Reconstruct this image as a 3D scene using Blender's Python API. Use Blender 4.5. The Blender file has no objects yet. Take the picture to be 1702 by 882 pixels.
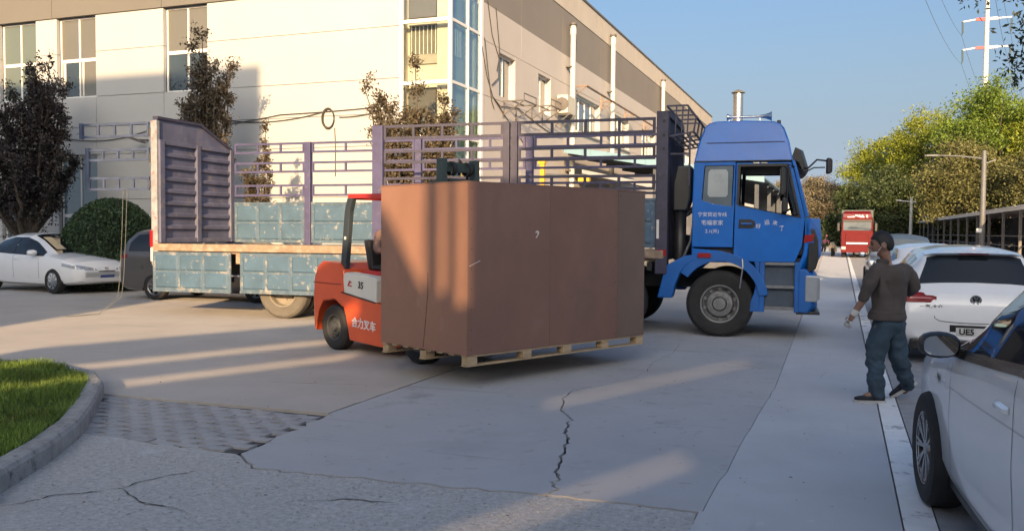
import bpy, bmesh, math, random
import numpy as np
from mathutils import Vector, Matrix, geometry
random.seed(7); RNG = np.random.default_rng(11)
R = math.radians; S = bpy.context.scene; COL = S.collection
# ------------------------------------------------------------------ camera
cam = bpy.data.cameras.new('camera'); camo = bpy.data.objects.new('camera', cam); COL.objects.link(camo)
cam.sensor_width = 36; cam.lens = 1450 / 1702 * 36; cam.clip_start = .05; cam.clip_end = 3000
camo.matrix_world = Matrix.Translation((0, 0, 1.65)) @ Matrix.Rotation(R(20.55), 4, 'Z') @ Matrix.Rotation(R(90 - 2.25), 4, 'X') @ Matrix.Rotation(R(.4), 4, 'Z')
S.camera = camo
# ------------------------------------------------------------------ sky, sun, exposure
SUN_EL = 16.0; SUN_AZ = 164.0          # degrees clockwise from +Y, direction towards the sun (behind the camera, a little right)
W = bpy.data.worlds.new('World'); S.world = W; W.use_nodes = True
nt = W.node_tree; bg = nt.nodes['Background']
sky = nt.nodes.new('ShaderNodeTexSky'); sky.sky_type = 'NISHITA'; sky.sun_disc = False
sky.sun_elevation = R(SUN_EL); sky.sun_rotation = R(SUN_AZ); sky.air_density = 1.0; sky.dust_density = 8.0; sky.ozone_density = 3.0
tcw = nt.nodes.new('ShaderNodeTexCoord'); spw = nt.nodes.new('ShaderNodeSeparateXYZ'); mrw = nt.nodes.new('ShaderNodeMapRange'); mxw = nt.nodes.new('ShaderNodeMix'); mxw.data_type = 'RGBA'
mrw.interpolation_type = 'SMOOTHSTEP'; mrw.inputs['From Min'].default_value = -.02; mrw.inputs['From Max'].default_value = .27; mrw.inputs['To Min'].default_value = .85; mrw.inputs['To Max'].default_value = 0
nt.links.new(tcw.outputs['Generated'], spw.inputs[0]); nt.links.new(spw.outputs['Z'], mrw.inputs[0]); nt.links.new(mrw.outputs[0], mxw.inputs[0])
nt.links.new(sky.outputs[0], mxw.inputs[6]); mxw.inputs[7].default_value = (2.1, 2.6, 3.25, 1)      # pale evening haze low over the horizon, all round
nt.links.new(mxw.outputs[2], bg.inputs[0]); bg.inputs[1].default_value = .095
sl = bpy.data.lights.new('sun', 'SUN'); sl.energy = 3.5; sl.angle = R(.53); sl.color = (1, .68, .37)
so = bpy.data.objects.new('sun', sl); COL.objects.link(so)
a = R(SUN_AZ); e = R(SUN_EL)
to_sun = Vector((math.sin(a) * math.cos(e), math.cos(a) * math.cos(e), math.sin(e)))
so.rotation_euler = to_sun.to_track_quat('Z', 'Y').to_euler(); so.location = (10, -40, 30)
S.view_settings.view_transform = 'Standard'; S.view_settings.look = 'None'
S.view_settings.exposure = 1.5; S.view_settings.gamma = 1; S.view_settings.use_curve_mapping = False
# ------------------------------------------------------------------ materials
MATS = {}
def mat(name, col, rough=.6, metal=0., var=.12, scale=3., detail=5, bump=0., bscale=30., patches=(), coat=0., spec=.5, stretch=None, island=0., trans=0.):
    """Principled material with noise mottling, patches [(colour, lo, hi, scale)] and bump."""
    if name in MATS: return MATS[name]
    m = bpy.data.materials.new(name); m.use_nodes = True; n = m.node_tree; N = n.nodes; L = n.links
    p = N['Principled BSDF']; tc = N.new('ShaderNodeTexCoord'); vec = tc.outputs['Object']
    if stretch:
        mp = N.new('ShaderNodeMapping'); mp.inputs['Scale'].default_value = stretch; L.new(vec, mp.inputs[0]); vec = mp.outputs[0]
    def noise(s, d=detail, r=.6, vec=vec, st=None):
        if st:
            q = N.new('ShaderNodeMapping'); q.inputs['Scale'].default_value = st[:3]; q.inputs['Rotation'].default_value = (0, 0, st[3]); L.new(vec, q.inputs[0]); vec = q.outputs[0]
        t = N.new('ShaderNodeTexNoise'); t.inputs['Scale'].default_value = s; t.inputs['Detail'].default_value = d; t.inputs['Roughness'].default_value = r
        L.new(vec, t.inputs['Vector']); return t.outputs['Fac']
    def ramp(src, lo, hi, c0, c1):
        r_ = N.new('ShaderNodeValToRGB'); r_.color_ramp.elements[0].position = lo; r_.color_ramp.elements[1].position = hi
        r_.color_ramp.elements[0].color = c0; r_.color_ramp.elements[1].color = c1; L.new(src, r_.inputs[0]); return r_.outputs[0]
    c = tuple(col)
    lo = tuple(max(0, x * (1 - var)) for x in c) + (1,); hi = tuple(min(1, x * (1 + var)) for x in c) + (1,)
    out = ramp(noise(scale), .3, .7, lo, hi)
    if island:
        g = N.new('ShaderNodeNewGeometry'); h = N.new('ShaderNodeHueSaturation'); mr = N.new('ShaderNodeMapRange')
        mr.inputs['To Min'].default_value = 1 - island; mr.inputs['To Max'].default_value = 1 + island
        L.new(g.outputs['Random Per Island'], mr.inputs[0]); L.new(mr.outputs[0], h.inputs['Value']); L.new(out, h.inputs['Color']); out = h.outputs[0]
    for (pc, l, h, s, *st) in patches:
        f = ramp(noise(s, 8, .65, st=st[0] if st else None), l, h, (0, 0, 0, 1), (1, 1, 1, 1))
        mx = N.new('ShaderNodeMix'); mx.data_type = 'RGBA'; L.new(f, mx.inputs[0]); L.new(out, mx.inputs[6]); mx.inputs[7].default_value = tuple(pc) + (1,); out = mx.outputs[2]
    L.new(out, p.inputs['Base Color'])
    p.inputs['Roughness'].default_value = rough; p.inputs['Metallic'].default_value = metal
    p.inputs['Coat Weight'].default_value = coat; p.inputs['Coat Roughness'].default_value = .06; p.inputs['Specular IOR Level'].default_value = spec
    if rough > .15:
        mr = N.new('ShaderNodeMapRange'); mr.inputs['To Min'].default_value = max(.02, rough - .12); mr.inputs['To Max'].default_value = min(1, rough + .12)
        L.new(noise(scale * 2.3), mr.inputs[0]); L.new(mr.outputs[0], p.inputs['Roughness'])
    if bump:
        b = N.new('ShaderNodeBump'); b.inputs['Strength'].default_value = 1; b.inputs['Distance'].default_value = bump
        L.new(noise(bscale, 6, .65), b.inputs['Height']); L.new(b.outputs[0], p.inputs['Normal'])
    if trans:
        t = N.new('ShaderNodeBsdfTranslucent'); L.new(out, t.inputs[0]); mx = N.new('ShaderNodeMixShader'); mx.inputs[0].default_value = trans
        L.new(p.outputs[0], mx.inputs[1]); L.new(t.outputs[0], mx.inputs[2]); L.new(mx.outputs[0], N['Material Output'].inputs[0])
    MATS[name] = m; return m
def thin_glass(name, tint, refl=.08):
    if name in MATS: return MATS[name]
    m = bpy.data.materials.new(name); m.use_nodes = True; n = m.node_tree; N = n.nodes; L = n.links
    t = N.new('ShaderNodeBsdfTransparent'); t.inputs[0].default_value = tuple(tint) + (1,)
    g = N.new('ShaderNodeBsdfGlossy'); g.inputs['Roughness'].default_value = .02; g.inputs[0].default_value = (.9, .95, 1, 1)
    f = N.new('ShaderNodeLayerWeight'); f.inputs[0].default_value = .5
    pw = N.new('ShaderNodeMath'); pw.operation = 'POWER'; pw.inputs[1].default_value = 4.; L.new(f.outputs['Facing'], pw.inputs[0])
    ad = N.new('ShaderNodeMath'); ad.operation = 'MULTIPLY_ADD'; ad.inputs[1].default_value = .8; ad.inputs[2].default_value = .04 + refl; ad.use_clamp = True; L.new(pw.outputs[0], ad.inputs[0])
    mx = N.new('ShaderNodeMixShader'); L.new(ad.outputs[0], mx.inputs[0]); L.new(t.outputs[0], mx.inputs[1]); L.new(g.outputs[0], mx.inputs[2])
    L.new(mx.outputs[0], N['Material Output'].inputs[0]); MATS[name] = m; return m
# ------------------------------------------------------------------ mesh building
class MB:
    def __init__(s): s.v = []; s.f = []; s.m = []
    def add(s, vs, fs, m=0):
        o = len(s.v); s.v += [tuple(x) for x in vs]; s.f += [tuple(i + o for i in f) for f in fs]; s.m += [m] * len(fs); return s
    def box(s, x0, x1, y0, y1, z0, z1, m=0):
        return s.add([(x0, y0, z0), (x1, y0, z0), (x1, y1, z0), (x0, y1, z0), (x0, y0, z1), (x1, y0, z1), (x1, y1, z1), (x0, y1, z1)],
                     [(0, 3, 2, 1), (4, 5, 6, 7), (0, 1, 5, 4), (1, 2, 6, 5), (2, 3, 7, 6), (3, 0, 4, 7)], m)
    def bar(s, p0, p1, w, h, m=0, up=(0, 0, 1)):
        p0 = Vector(p0); p1 = Vector(p1); d = (p1 - p0).normalized(); u = Vector(up)
        if abs(d.dot(u)) > .95: u = Vector((0, 1, 0))
        x = d.cross(u).normalized() * (w / 2); y = x.cross(d).normalized() * (h / 2)
        return s.add([p0 - x - y, p0 + x - y, p0 + x + y, p0 - x + y, p1 - x - y, p1 + x - y, p1 + x + y, p1 - x + y],
                     [(0, 3, 2, 1), (4, 5, 6, 7), (0, 1, 5, 4), (1, 2, 6, 5), (2, 3, 7, 6), (3, 0, 4, 7)], m)
    def tube(s, pts, r, n=8, m=0, cap=True):
        pts = [Vector(p) for p in pts]; k = len(pts); rs = r if isinstance(r, (list, tuple)) else [r] * k
        vs = []; up = Vector((.13, .37, .92)).normalized(); prev = None
        for i, p in enumerate(pts):
            d = (pts[min(i + 1, k - 1)] - pts[max(i - 1, 0)]).normalized()
            x = d.cross(up if prev is None else prev)
            if prev is None:
                if x.length < .1: x = d.cross(Vector((1, 0, 0)))
                x.normalize(); y = x.cross(d)
            else:
                y = prev - d * prev.dot(d); y.normalize(); x = d.cross(y)
            prev = y
            for j in range(n):
                t = 2 * math.pi * j / n; vs.append(p + (x * math.cos(t) + y * math.sin(t)) * rs[i])
        fs = [(i * n + j, i * n + (j + 1) % n, (i + 1) * n + (j + 1) % n, (i + 1) * n + j) for i in range(k - 1) for j in range(n)]
        if cap: fs += [tuple(range(n))[::-1], tuple((k - 1) * n + j for j in range(n))]
        return s.add(vs, fs, m)
    def lathe(s, prof, o=(0, 0, 0), ax='y', n=32, m=0, a0=0, a1=2 * math.pi):
        """prof: (radius, height along axis)."""
        vs = []; full = abs(a1 - a0 - 2 * math.pi) < 1e-6; N = n if full else n + 1
        for i in range(N):
            t = a0 + (a1 - a0) * i / n; c, q = math.cos(t), math.sin(t)
            for r, h in prof:
                p = {'y': (r * c, h, r * q), 'z': (r * c, r * q, h), 'x': (h, r * c, r * q)}[ax]
                vs.append((p[0] + o[0], p[1] + o[1], p[2] + o[2]))
        k = len(prof); fs = []
        for i in range(n):
            i2 = (i + 1) % N
            for j in range(k - 1):
                fs.append((i * k + j, i * k + j + 1, i2 * k + j + 1, i2 * k + j))
        return s.add(vs, fs, m)
    def loft(s, rings, m=0, closed=True, caps=True):
        n = len(rings[0]); vs = [p for r in rings for p in r]; J = n if closed else n - 1
        fs = [(i * n + j, i * n + (j + 1) % n, (i + 1) * n + (j + 1) % n, (i + 1) * n + j) for i in range(len(rings) - 1) for j in range(J)]
        if caps: fs += [tuple(range(n))[::-1], tuple((len(rings) - 1) * n + j for j in range(n))]
        return s.add(vs, fs, m)
    def grid(s, fn, nu, nv, m=0):
        vs = [fn(i / nu, j / nv) for i in range(nu + 1) for j in range(nv + 1)]; k = nv + 1
        return s.add(vs, [(i * k + j, (i + 1) * k + j, (i + 1) * k + j + 1, i * k + j + 1) for i in range(nu) for j in range(nv)], m)
    def plate(s, outer, holes, fn, t, m=0):
        """2D outline with holes, mapped by fn(u, v, depth), thickness t."""
        loops = [outer] + list(holes); tri = geometry.tessellate_polygon([[Vector((u, v, 0)) for u, v in l] for l in loops])
        flat = [p for l in loops for p in l]; k = len(flat)
        vs = [fn(u, v, 0) for u, v in flat] + [fn(u, v, t) for u, v in flat]
        fs = [tuple(f) for f in tri] + [tuple(i + k for i in f[::-1]) for f in tri]; o = 0
        for l in loops:
            n = len(l); fs += [(o + i, o + (i + 1) % n, o + (i + 1) % n + k, o + i + k) for i in range(n)]; o += n
        return s.add(vs, fs, m)
    def build(s, name, mats, parent=None, smooth=None, bevel=0., seg=2, recalc=True):
        me = bpy.data.meshes.new(name); me.from_pydata(s.v, [], s.f)
        if not isinstance(mats, (list, tuple)): mats = [mats]
        for x in mats: me.materials.append(x)
        if len(mats) > 1: me.polygons.foreach_set('material_index', s.m)
        if recalc:
            b = bmesh.new(); b.from_mesh(me); bmesh.ops.recalc_face_normals(b, faces=b.faces); b.to_mesh(me); b.free()
        if smooth is not None:
            me.polygons.foreach_set('use_smooth', [True] * len(me.polygons)); me.set_sharp_from_angle(angle=R(smooth))
        me.update(); o = bpy.data.objects.new(name, me); COL.objects.link(o)
        if parent: o.parent = parent
        if bevel:
            bm = o.modifiers.new('bevel', 'BEVEL'); bm.width = bevel; bm.segments = seg; bm.limit_method = 'ANGLE'; bm.angle_limit = R(40)
        return o
def tag(o, label=None, cat=None, group=None, kind=None):
    if label: o['label'] = label
    if cat: o['category'] = cat
    if group: o['group'] = group
    if kind: o['kind'] = kind
    return o
def thing(name, label, cat, loc=(0, 0, 0), rz=0., group=None):
    o = bpy.data.objects.new(name, None); COL.objects.link(o); o.location = loc; o.rotation_euler = (0, 0, rz); o.empty_display_size = .3
    return tag(o, label, cat, group)
def dup(o, parent=None, **kw):
    c = o.copy(); COL.objects.link(c)
    if parent: c.parent = parent
    for ch in list(o.children): dup(ch, c)
    return c
def quads_mesh(name, P, mats, parent=None, smooth=False):
    """P: (n,4,3) array of quads -> one mesh, fast."""
    n = len(P); me = bpy.data.meshes.new(name); me.vertices.add(n * 4); me.loops.add(n * 4); me.polygons.add(n)
    me.vertices.foreach_set('co', np.asarray(P, np.float32).ravel()); me.loops.foreach_set('vertex_index', np.arange(n * 4, dtype=np.int32))
    me.polygons.foreach_set('loop_start', np.arange(0, n * 4, 4, dtype=np.int32)); me.update(calc_edges=True)
    me.materials.append(mats); o = bpy.data.objects.new(name, me); COL.objects.link(o)
    if parent: o.parent = parent
    return o
def leaf_quads(C, size, aspect=.55, up=None):
    n = len(C); d = RNG.normal(size=(n, 3)); d /= np.linalg.norm(d, axis=1)[:, None]
    if up is not None: d = d + np.array(up); d /= np.linalg.norm(d, axis=1)[:, None]
    q = RNG.normal(size=(n, 3)); x = np.cross(d, q); x /= np.linalg.norm(x, axis=1)[:, None]
    s = size * RNG.uniform(.6, 1.35, (n, 1)); x = x * s * aspect * .5; d = d * s * .5; nn = np.cross(x, d); nn = nn / (np.linalg.norm(nn, axis=1)[:, None] + 1e-9) * s * .1
    return np.stack([C - d, C + x + nn, C + d, C - x + nn], 1)
def text_mesh(txt, size, m, parent, M, name='lettering', depth=.002, bold=0.):
    cu = bpy.data.curves.new(name, 'FONT'); cu.body = txt; cu.size = size; cu.extrude = depth; cu.align_x = 'CENTER'; cu.align_y = 'CENTER'; cu.offset = bold; cu.resolution_u = 3
    t = bpy.data.objects.new(name, cu); COL.objects.link(t); bpy.context.view_layer.update()
    me = bpy.data.meshes.new_from_object(t.evaluated_get(bpy.context.evaluated_depsgraph_get())); bpy.data.objects.remove(t)
    me.name = name; me.materials.clear(); me.materials.append(m)
    o = bpy.data.objects.new(name, me); COL.objects.link(o); o.parent = parent; o.matrix_local = M; return o
def skin_mesh(name, nodes, edges, mats, parent=None, sub=2, pick=None, noise=0., nscale=8.):
    """nodes {key:(x,y,z,rx[,ry])}; grown with a Skin modifier, then frozen; pick(co)->material slot."""
    keys = list(nodes); ix = {k: i for i, k in enumerate(keys)}; me = bpy.data.meshes.new(name)
    me.from_pydata([nodes[k][:3] for k in keys], [(ix[a], ix[b]) for a, b in edges], [])
    o = bpy.data.objects.new(name, me); COL.objects.link(o); sk = o.modifiers.new('s', 'SKIN'); sk.use_smooth_shade = True; sk.branch_smoothing = .6
    for i, k in enumerate(keys):
        n = nodes[k]; me.skin_vertices[0].data[i].radius = (n[3], n[4] if len(n) > 4 else n[3])
    me.skin_vertices[0].data[0].use_root = True
    sb = o.modifiers.new('b', 'SUBSURF'); sb.levels = sub; sb.render_levels = sub
    bpy.context.view_layer.update(); m2 = bpy.data.meshes.new_from_object(o.evaluated_get(bpy.context.evaluated_depsgraph_get()))
    bpy.data.objects.remove(o); m2.name = name
    if not isinstance(mats, (list, tuple)): mats = [mats]
    m2.materials.clear()
    for x in mats: m2.materials.append(x)
    if noise:
        from mathutils import noise as nz
        for v in m2.vertices: v.co += v.normal * (nz.noise(v.co * nscale) * noise + nz.noise(v.co * nscale * 2.7) * noise * .5)
    for p in m2.polygons:
        p.use_smooth = True
        if pick: p.material_index = pick(p.center)
    o = bpy.data.objects.new(name, m2); COL.objects.link(o)
    if parent: o.parent = parent
    return o
# ------------------------------------------------------------------ ground
CRK = [[(-4.62, 3.72), (-4.5, 4.02), (-4.26, 4.28), (-4.22, 4.55), (-4.02, 4.84)], [(-4.26, 4.28), (-3.98, 4.12), (-3.55, 4.06)], [(-3.0, 4.5), (-2.8, 4.62), (-2.5, 4.66)], [(-8.4, 9.6), (-7.2, 9.9), (-6.2, 10.6), (-5.0, 10.9)], [(-5.8, 7.9), (-5.2, 8.0), (-4.7, 8.15)], [(-.5, 7.2), (-.2, 7.3), (.2, 7.25)]]
conc = mat('concrete', (0.435, 0.427, 0.420), .82, var=.10, scale=.9, bump=.004, bscale=55, patches=[((0.315, 0.309, 0.306), .56, .78, .45), ((0.540, 0.525, 0.503), .62, .85, 1.7)])
conc_sun = mat('sun-toned yard concrete', (0.457, 0.422, 0.380), .85, var=.10, scale=.9, bump=.004, bscale=55, patches=[((0.310, 0.287, 0.264), .56, .78, .45), ((0.558, 0.496, 0.419), .62, .85, 1.7), ((.31, .29, .265), .60, .72, 1.4, (.18, 2.0, 1, .25)), ((.52, .49, .44), .66, .74, 4.0, (.3, 1.6, 1, .1))])  # warm, light tone put in for the orange sunlight on the left yard
conc_s = mat('smooth concrete', (0.424, 0.426, 0.435), .8, var=.07, scale=.7, bump=.0015, bscale=70, patches=[((0.328, 0.330, 0.339), .55, .8, .6), ((0.544, 0.531, 0.512), .64, .8, 2.3), ((0.352, 0.344, 0.336), .6, .66, 5.), ((.24, .24, .245), .60, .76, 1.1), ((.27, .265, .26), .60, .70, 1.6, (.18, 2.2, 1, .12)), ((.46, .45, .43), .66, .74, 4.0, (.3, 1.6, 1, -.2))])
rough_c = mat('worn aggregate concrete', (0.495, 0.483, 0.465), .92, var=.22, scale=26, bump=.013, bscale=48, patches=[((0.195, 0.191, 0.180), .61, .66, 42), ((0.620, 0.620, 0.620), .58, .72, 2.2), ((0.360, 0.354, 0.345), .55, .8, .9), ((.60, .585, .55), .62, .68, 16), ((.20, .195, .19), .66, .72, 7)])
strip = mat('pale asphalt', (0.496, 0.509, 0.528), .85, var=.06, scale=1.2, bump=.002, bscale=80, patches=[((0.416, 0.422, 0.440), .55, .8, .8), ((0.576, 0.584, 0.592), .64, .72, 6), ((.34, .345, .355), .60, .72, 1.2, (2.0, .15, 1, .05)), ((.47, .475, .48), .66, .74, 4.5, (1.5, .35, 1, .05))])
park = mat('parking asphalt', (0.304, 0.304, 0.311), .9, var=.15, scale=5, bump=.004, bscale=60)
dirt = mat('dark dirt', (.085, .082, .08), .95, var=.3, scale=20, bump=.01, bscale=40)
def flat(name, pts, z, t, m, bevel=0.):
    o = MB().plate(pts, [], lambda u, v, w: (u, v, z - w), t).build(name, m, bevel=bevel); return tag(o, kind='structure')
g_ = MB().grid(lambda u, v: (-600 + 1200 * u, -300 + 1500 * v, -.06), 8, 8).build('ground', conc); tag(g_, kind='structure')
gd = MB().box(-13, 0, 2, 16, -.058, -.035).build('soil_bed', dirt); tag(gd, kind='structure')
def jag(a, b, n, amp, seed):
    r = random.Random(seed); return [(a[0] + (b[0] - a[0]) * i / n + (r.uniform(-amp, amp) if 0 < i < n else 0), a[1] + (b[1] - a[1]) * i / n + (r.uniform(-amp, amp) if 0 < i < n else 0)) for i in range(n + 1)]
crack_key = [(-1.69, 5.17), (-1.66, 5.3), (-1.74, 5.42), (-1.72, 5.5), (-1.81, 5.73), (-1.86, 6.0), (-1.93, 6.35), (-2.0, 6.62), (-2.08, 6.8), (-2.15, 7.11), (-2.17, 7.3), (-2.26, 7.48), (-2.4, 7.69), (-2.46, 7.95), (-2.55, 8.3), (-2.57, 8.6), (-2.5, 8.85), (-2.35, 9.1), (-2.2, 9.5), (-2.1, 10.2), (-2.2, 11), (-2.1, 12), (-2.2, 13.2), (-2.15, 14.6), (-2.2, 16)]
ck = []
rr = random.Random(3)
for (p, q) in zip(crack_key[:-1], crack_key[1:]):
    for i in range(4): ck.append((p[0] + (q[0] - p[0]) * i / 4 + rr.uniform(-.018, .018), p[1] + (q[1] - p[1]) * i / 4))
ck.append(crack_key[-1])
gw = [max(.003, .013 - .0012 * max(0, p[1] - 7.4) * 4) * rr.uniform(.6, 1.3) for p in ck]
low = jag((-4.1, 5.27), (-3.79, 5.0), 5, .03, 1) + jag((-3.7, 4.99), (-1.70, 5.15), 22, .025, 2)
flat('concrete_slab', [(-4.265, 16), (-4.265, 6.74)] + jag((-4.25, 6.7), (-4.1, 5.35), 14, .03, 5) + low + [(x - w, y) for (x, y), w in zip(ck, gw)], 0, .05, conc_s)
flat('concrete_slab', [(x + w, y) for (x, y), w in zip(ck, gw)][::-1] + jag((-1.66, 5.16), (-.75, 5.17), 10, .02, 6) + jag((-.728, 5.18), (-.614, 9.82), 20, .010, 8) + [(-.652, 16)], .001, .05, conc_s)
flat('concrete_slab', jag((-4.29, 6.745), (-4.29, 16), 60, .012, 9) + [(-12.6, 16)] + [(-12.6, 6.60)] + jag((-7.6, 6.66), (-4.29, 6.745), 20, .008, 10), 0, .05, conc_sun)
flat('worn_concrete', jag((-9.5, -3), (-9.5, 3), 3, 0, 1) + [(-7.2, 5.1)] + jag((-6.4, 5.34), (-4.14, 5.26), 18, .03, 12) + [(x - .004, y - .022) for x, y in low[1:]] + jag((-1.66, 5.135), (-.76, 5.15), 10, .02, 6) + [(-.72, 4.4), (-.71, 3), (-.7, -3)], -.004, .05, rough_c)
flat('road', [(-.71, -8), (-.745, 5.18)] + jag((-.722, 5.18), (-.609, 9.82), 20, .010, 8) + [(-.646, 16), (-1.3, 90), (-1.3, 140), (.6, 140), (.36, 3), (.36, -8)], .003, .05, strip)
flat('yard_paving', [(-60, 16.02), (-.66, 16.02), (-1.32, 90), (-1.32, 140), (-60, 140)], -.002, .05, conc_sun)
flat('yard_paving', [(-60, -8), (-9.52, -8), (-9.52, 3), (-12.62, 6.6), (-12.62, 16), (-60, 16)], -.002, .05, conc_sun)
flat('yard_paving', [(-9.5, -80), (40, -80), (40, -3.02), (-9.5, -3.02)], -.003, .05, conc)
flat('parking_ground', [(.55, -3), (40, -3), (40, 140), (.75, 140)], -.001, .05, park)
wp = mat('worn white paint', (.80, .80, .79), .7, var=.06, scale=6, patches=[((.30, .30, .30), .56, .64, 3.5)], bump=.002, bscale=60)
tag(MB().plate([(.355, -3), (.545, -3), (.555, 12), (.66, 50), (.78, 110), (.68, 110), (.5, 50), (.39, 12)], [], lambda u, v, w: (u, v, .007 - w), .006).build('painted_line', wp), kind='structure')
# interlocking zigzag pavers between the grass island and the slab
pav = [mat('paver grey', (.37, .366, .368), .9, var=.2, scale=8, bump=.005, bscale=60), mat('paver dark', (.335, .332, .335), .9, var=.2, scale=8, bump=.005, bscale=60), mat('paver pale', (.40, .394, .39), .9, var=.2, scale=8, bump=.005, bscale=60)]
pr = thing('block_paving', 'strip of grey interlocking zigzag pavers beside the grass island', 'paving', (-5.6, 6, 0))
del pr['category']; del pr['label']; pr['kind'] = 'structure'
pm = []
for m in pav:
    b = MB(); a_, h_, zz = .119, .0515, .020
    o = [(-a_, -h_), (-a_ * .35, -h_), (-a_ * .1, -h_ - zz), (a_ * .8, -h_ - zz), (a_, -h_), (a_, h_), (a_ * .8, h_ - zz), (-a_ * .1, h_ - zz), (-a_ * .35, h_), (-a_, h_)]
    b.plate(o, [], lambda u, v, w: (u, v, -w), .05); ob = b.build('paver', m); pm.append(ob.data)
    bpy.data.objects.remove(ob)
def kerb_x(y): return np.interp(y, [3.86, 4.69, 5.68, 6.51, 6.9], [-4.79, -5.22, -5.94, -6.72, -7.2])
npv = 0
for j in range(13):
    y = 6.60 - .121 * j
    for i in range(14):
        x = -4.42 - .244 * i + (.122 if j % 2 else 0)
        xr = -4.06
        if x + .05 > xr or x + .04 < kerb_x(y): continue
        if y < 5.28: continue
        o = bpy.data.objects.new('paver', pm[random.choices([0, 1, 2], [5, 3, 2])[0]]); COL.objects.link(o); o.parent = pr
        o.location = (x + 5.6 + random.uniform(-.006, .006), y - 6 + random.uniform(-.005, .005), -.010 + random.uniform(-.004, .004)); o.rotation_euler = (random.uniform(-.012, .012), random.uniform(-.012, .012), random.uniform(-.025, .025)); npv += 1
tag(MB().plate([(-4.27, 6.72), (-7.3, 6.68), (-6.3, 5.3), (-4.16, 5.22)], [], lambda u, v, w: (u, v, -.024 - w), .02).build('paver_mortar', mat('paver mortar', (.075, .073, .07), .95, var=.25, scale=9, bump=.006, bscale=40)), kind='structure')
def crack_strip(keys, w0, seed):
    r = random.Random(seed); pts = []
    for p, q in zip(keys[:-1], keys[1:]):
        for i in range(6): pts.append((p[0] + (q[0] - p[0]) * i / 6 + r.uniform(-.022, .022), p[1] + (q[1] - p[1]) * i / 6 + r.uniform(-.015, .015)))
    pts.append(keys[-1]); n = len(pts); L = []; Rr = []
    for i, p in enumerate(pts):
        a_, b_ = pts[max(0, i - 1)], pts[min(n - 1, i + 1)]; d = Vector((b_[0] - a_[0], b_[1] - a_[1])).normalized(); w = w0 * r.uniform(.35, 1.3) * min(1, .3 + 3 * min(i, n - 1 - i) / n)
        L.append((p[0] - d.y * w, p[1] + d.x * w)); Rr.append((p[0] + d.y * w, p[1] - d.x * w))
    b = MB(); b.add([(x, y, .0005) for x, y in L + Rr], [(i, i + 1, n + i + 1, n + i) for i in range(n - 1)])
    tag(b.build('crack', dirt), kind='structure')
for i, kk in enumerate(CRK): crack_strip(kk, .0065, 40 + i)
# ------------------------------------------------------------------ grass island and kerb
kst = mat('kerb concrete', (.33, .325, .31), .9, var=.25, scale=7, bump=.008, bscale=30, patches=[((.1, .1, .09), .58, .7, 9)])
path = [(-4.80, 3.80), (-5.22, 4.62), (-5.6, 5.22), (-6.02, 5.74), (-6.42, 6.2), (-6.85, 6.68), (-7.35, 7.08), (-7.95, 7.32), (-8.6, 7.36), (-9.3, 7.2), (-10, 6.9), (-10.8, 6.5)]
for i, (p, q) in enumerate(zip(path[:-1], path[1:])):
    p = Vector(p); q = Vector(q); d = (q - p).normalized(); n = Vector((-d.y, d.x))
    w = .15
    a1 = p + d * .006; b1 = q - d * .006; b = MB()
    pr_ = [(0, -.02), (.0, .105), (.02, .135), (.045, .145), (w, .145), (w, -.02)]
    b.loft([[(c.x + n.x * u, c.y + n.y * u, z) for u, z in pr_] for c in (a1, a1 * .67 + b1 * .33, a1 * .33 + b1 * .67, b1)])
    tag(b.build('kerb_stone', kst, bevel=.006), kind='structure')
bk = MB()
for k in range(9):
    cx, cy = -4.76 + .05 * (k % 3) + random.uniform(-.05, .05) - .02 * k, 3.72 - .1 * (k // 2); s_ = random.uniform(.05, .11)
    bk.bar((cx - .12, cy + .05, s_ * .5), (cx + random.uniform(0, .05), cy - .04, s_ * .45), s_ * 1.3, s_, up=(random.uniform(-.3, .3), .2, 1))
tag(bk.build('broken_kerb', kst, bevel=.012), kind='structure')
ins = [(-4.92, 3.83), (-5.34, 4.7), (-5.72, 5.3), (-6.14, 5.84), (-6.54, 6.31), (-6.96, 6.8), (-7.42, 7.18), (-7.98, 7.40 - .2), (-8.6, 7.2), (-9.3, 7.05), (-10.8, 6.35), (-13, 4), (-13, 0), (-6.6, 0), (-4.9, 2.6)]
ins = [(-4.93, 3.72), (-5.36, 4.57), (-5.73, 5.14), (-6.14, 5.66), (-6.54, 6.12), (-6.95, 6.58), (-7.42, 6.95), (-7.98, 7.18), (-8.6, 7.21), (-9.3, 7.05), (-10.8, 6.35), (-13, 4), (-13, 0), (-6.6, 0), (-4.9, 2.6)]
soil = mat('grass soil', (.035, .05, .015), .95, var=.4, scale=12, bump=.02, bscale=25)
tag(MB().plate(ins, [], lambda u, v, w: (u, v, .13 - w), .12).build('lawn_soil', soil), kind='structure')
def inside(x, y, poly):
    c = np.zeros(len(x), bool); n = len(poly)
    for i in range(n):
        x1, y1 = poly[i]; x2, y2 = poly[(i + 1) % n]
        c ^= ((y1 > y) != (y2 > y)) & (x < (x2 - x1) * (y - y1) / (y2 - y1 + 1e-12) + x1)
    return c
n = 95000; gx = RNG.uniform(-11, -4.8, n); gy = RNG.uniform(2.3, 7.3, n); k = inside(gx, gy, ins); gx = gx[k]; gy = gy[k]; n = len(gx)
cl = np.sin(gx * 5.1 + 1.3 * np.sin(gy * 4.3)) * np.sin(gy * 6.3 + gx * 2.2)
hgt = (.05 + .03 * cl + RNG.uniform(-.012, .03, n)).clip(.025, .13); th = RNG.uniform(0, 6.28, n); ln = RNG.uniform(.1, .9, n) * hgt
w = RNG.uniform(.0035, .007, n); bx = np.cos(th) * w; by = np.sin(th) * w; t2 = RNG.uniform(0, 6.28, n)
z0 = np.full(n, .125)
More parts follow.
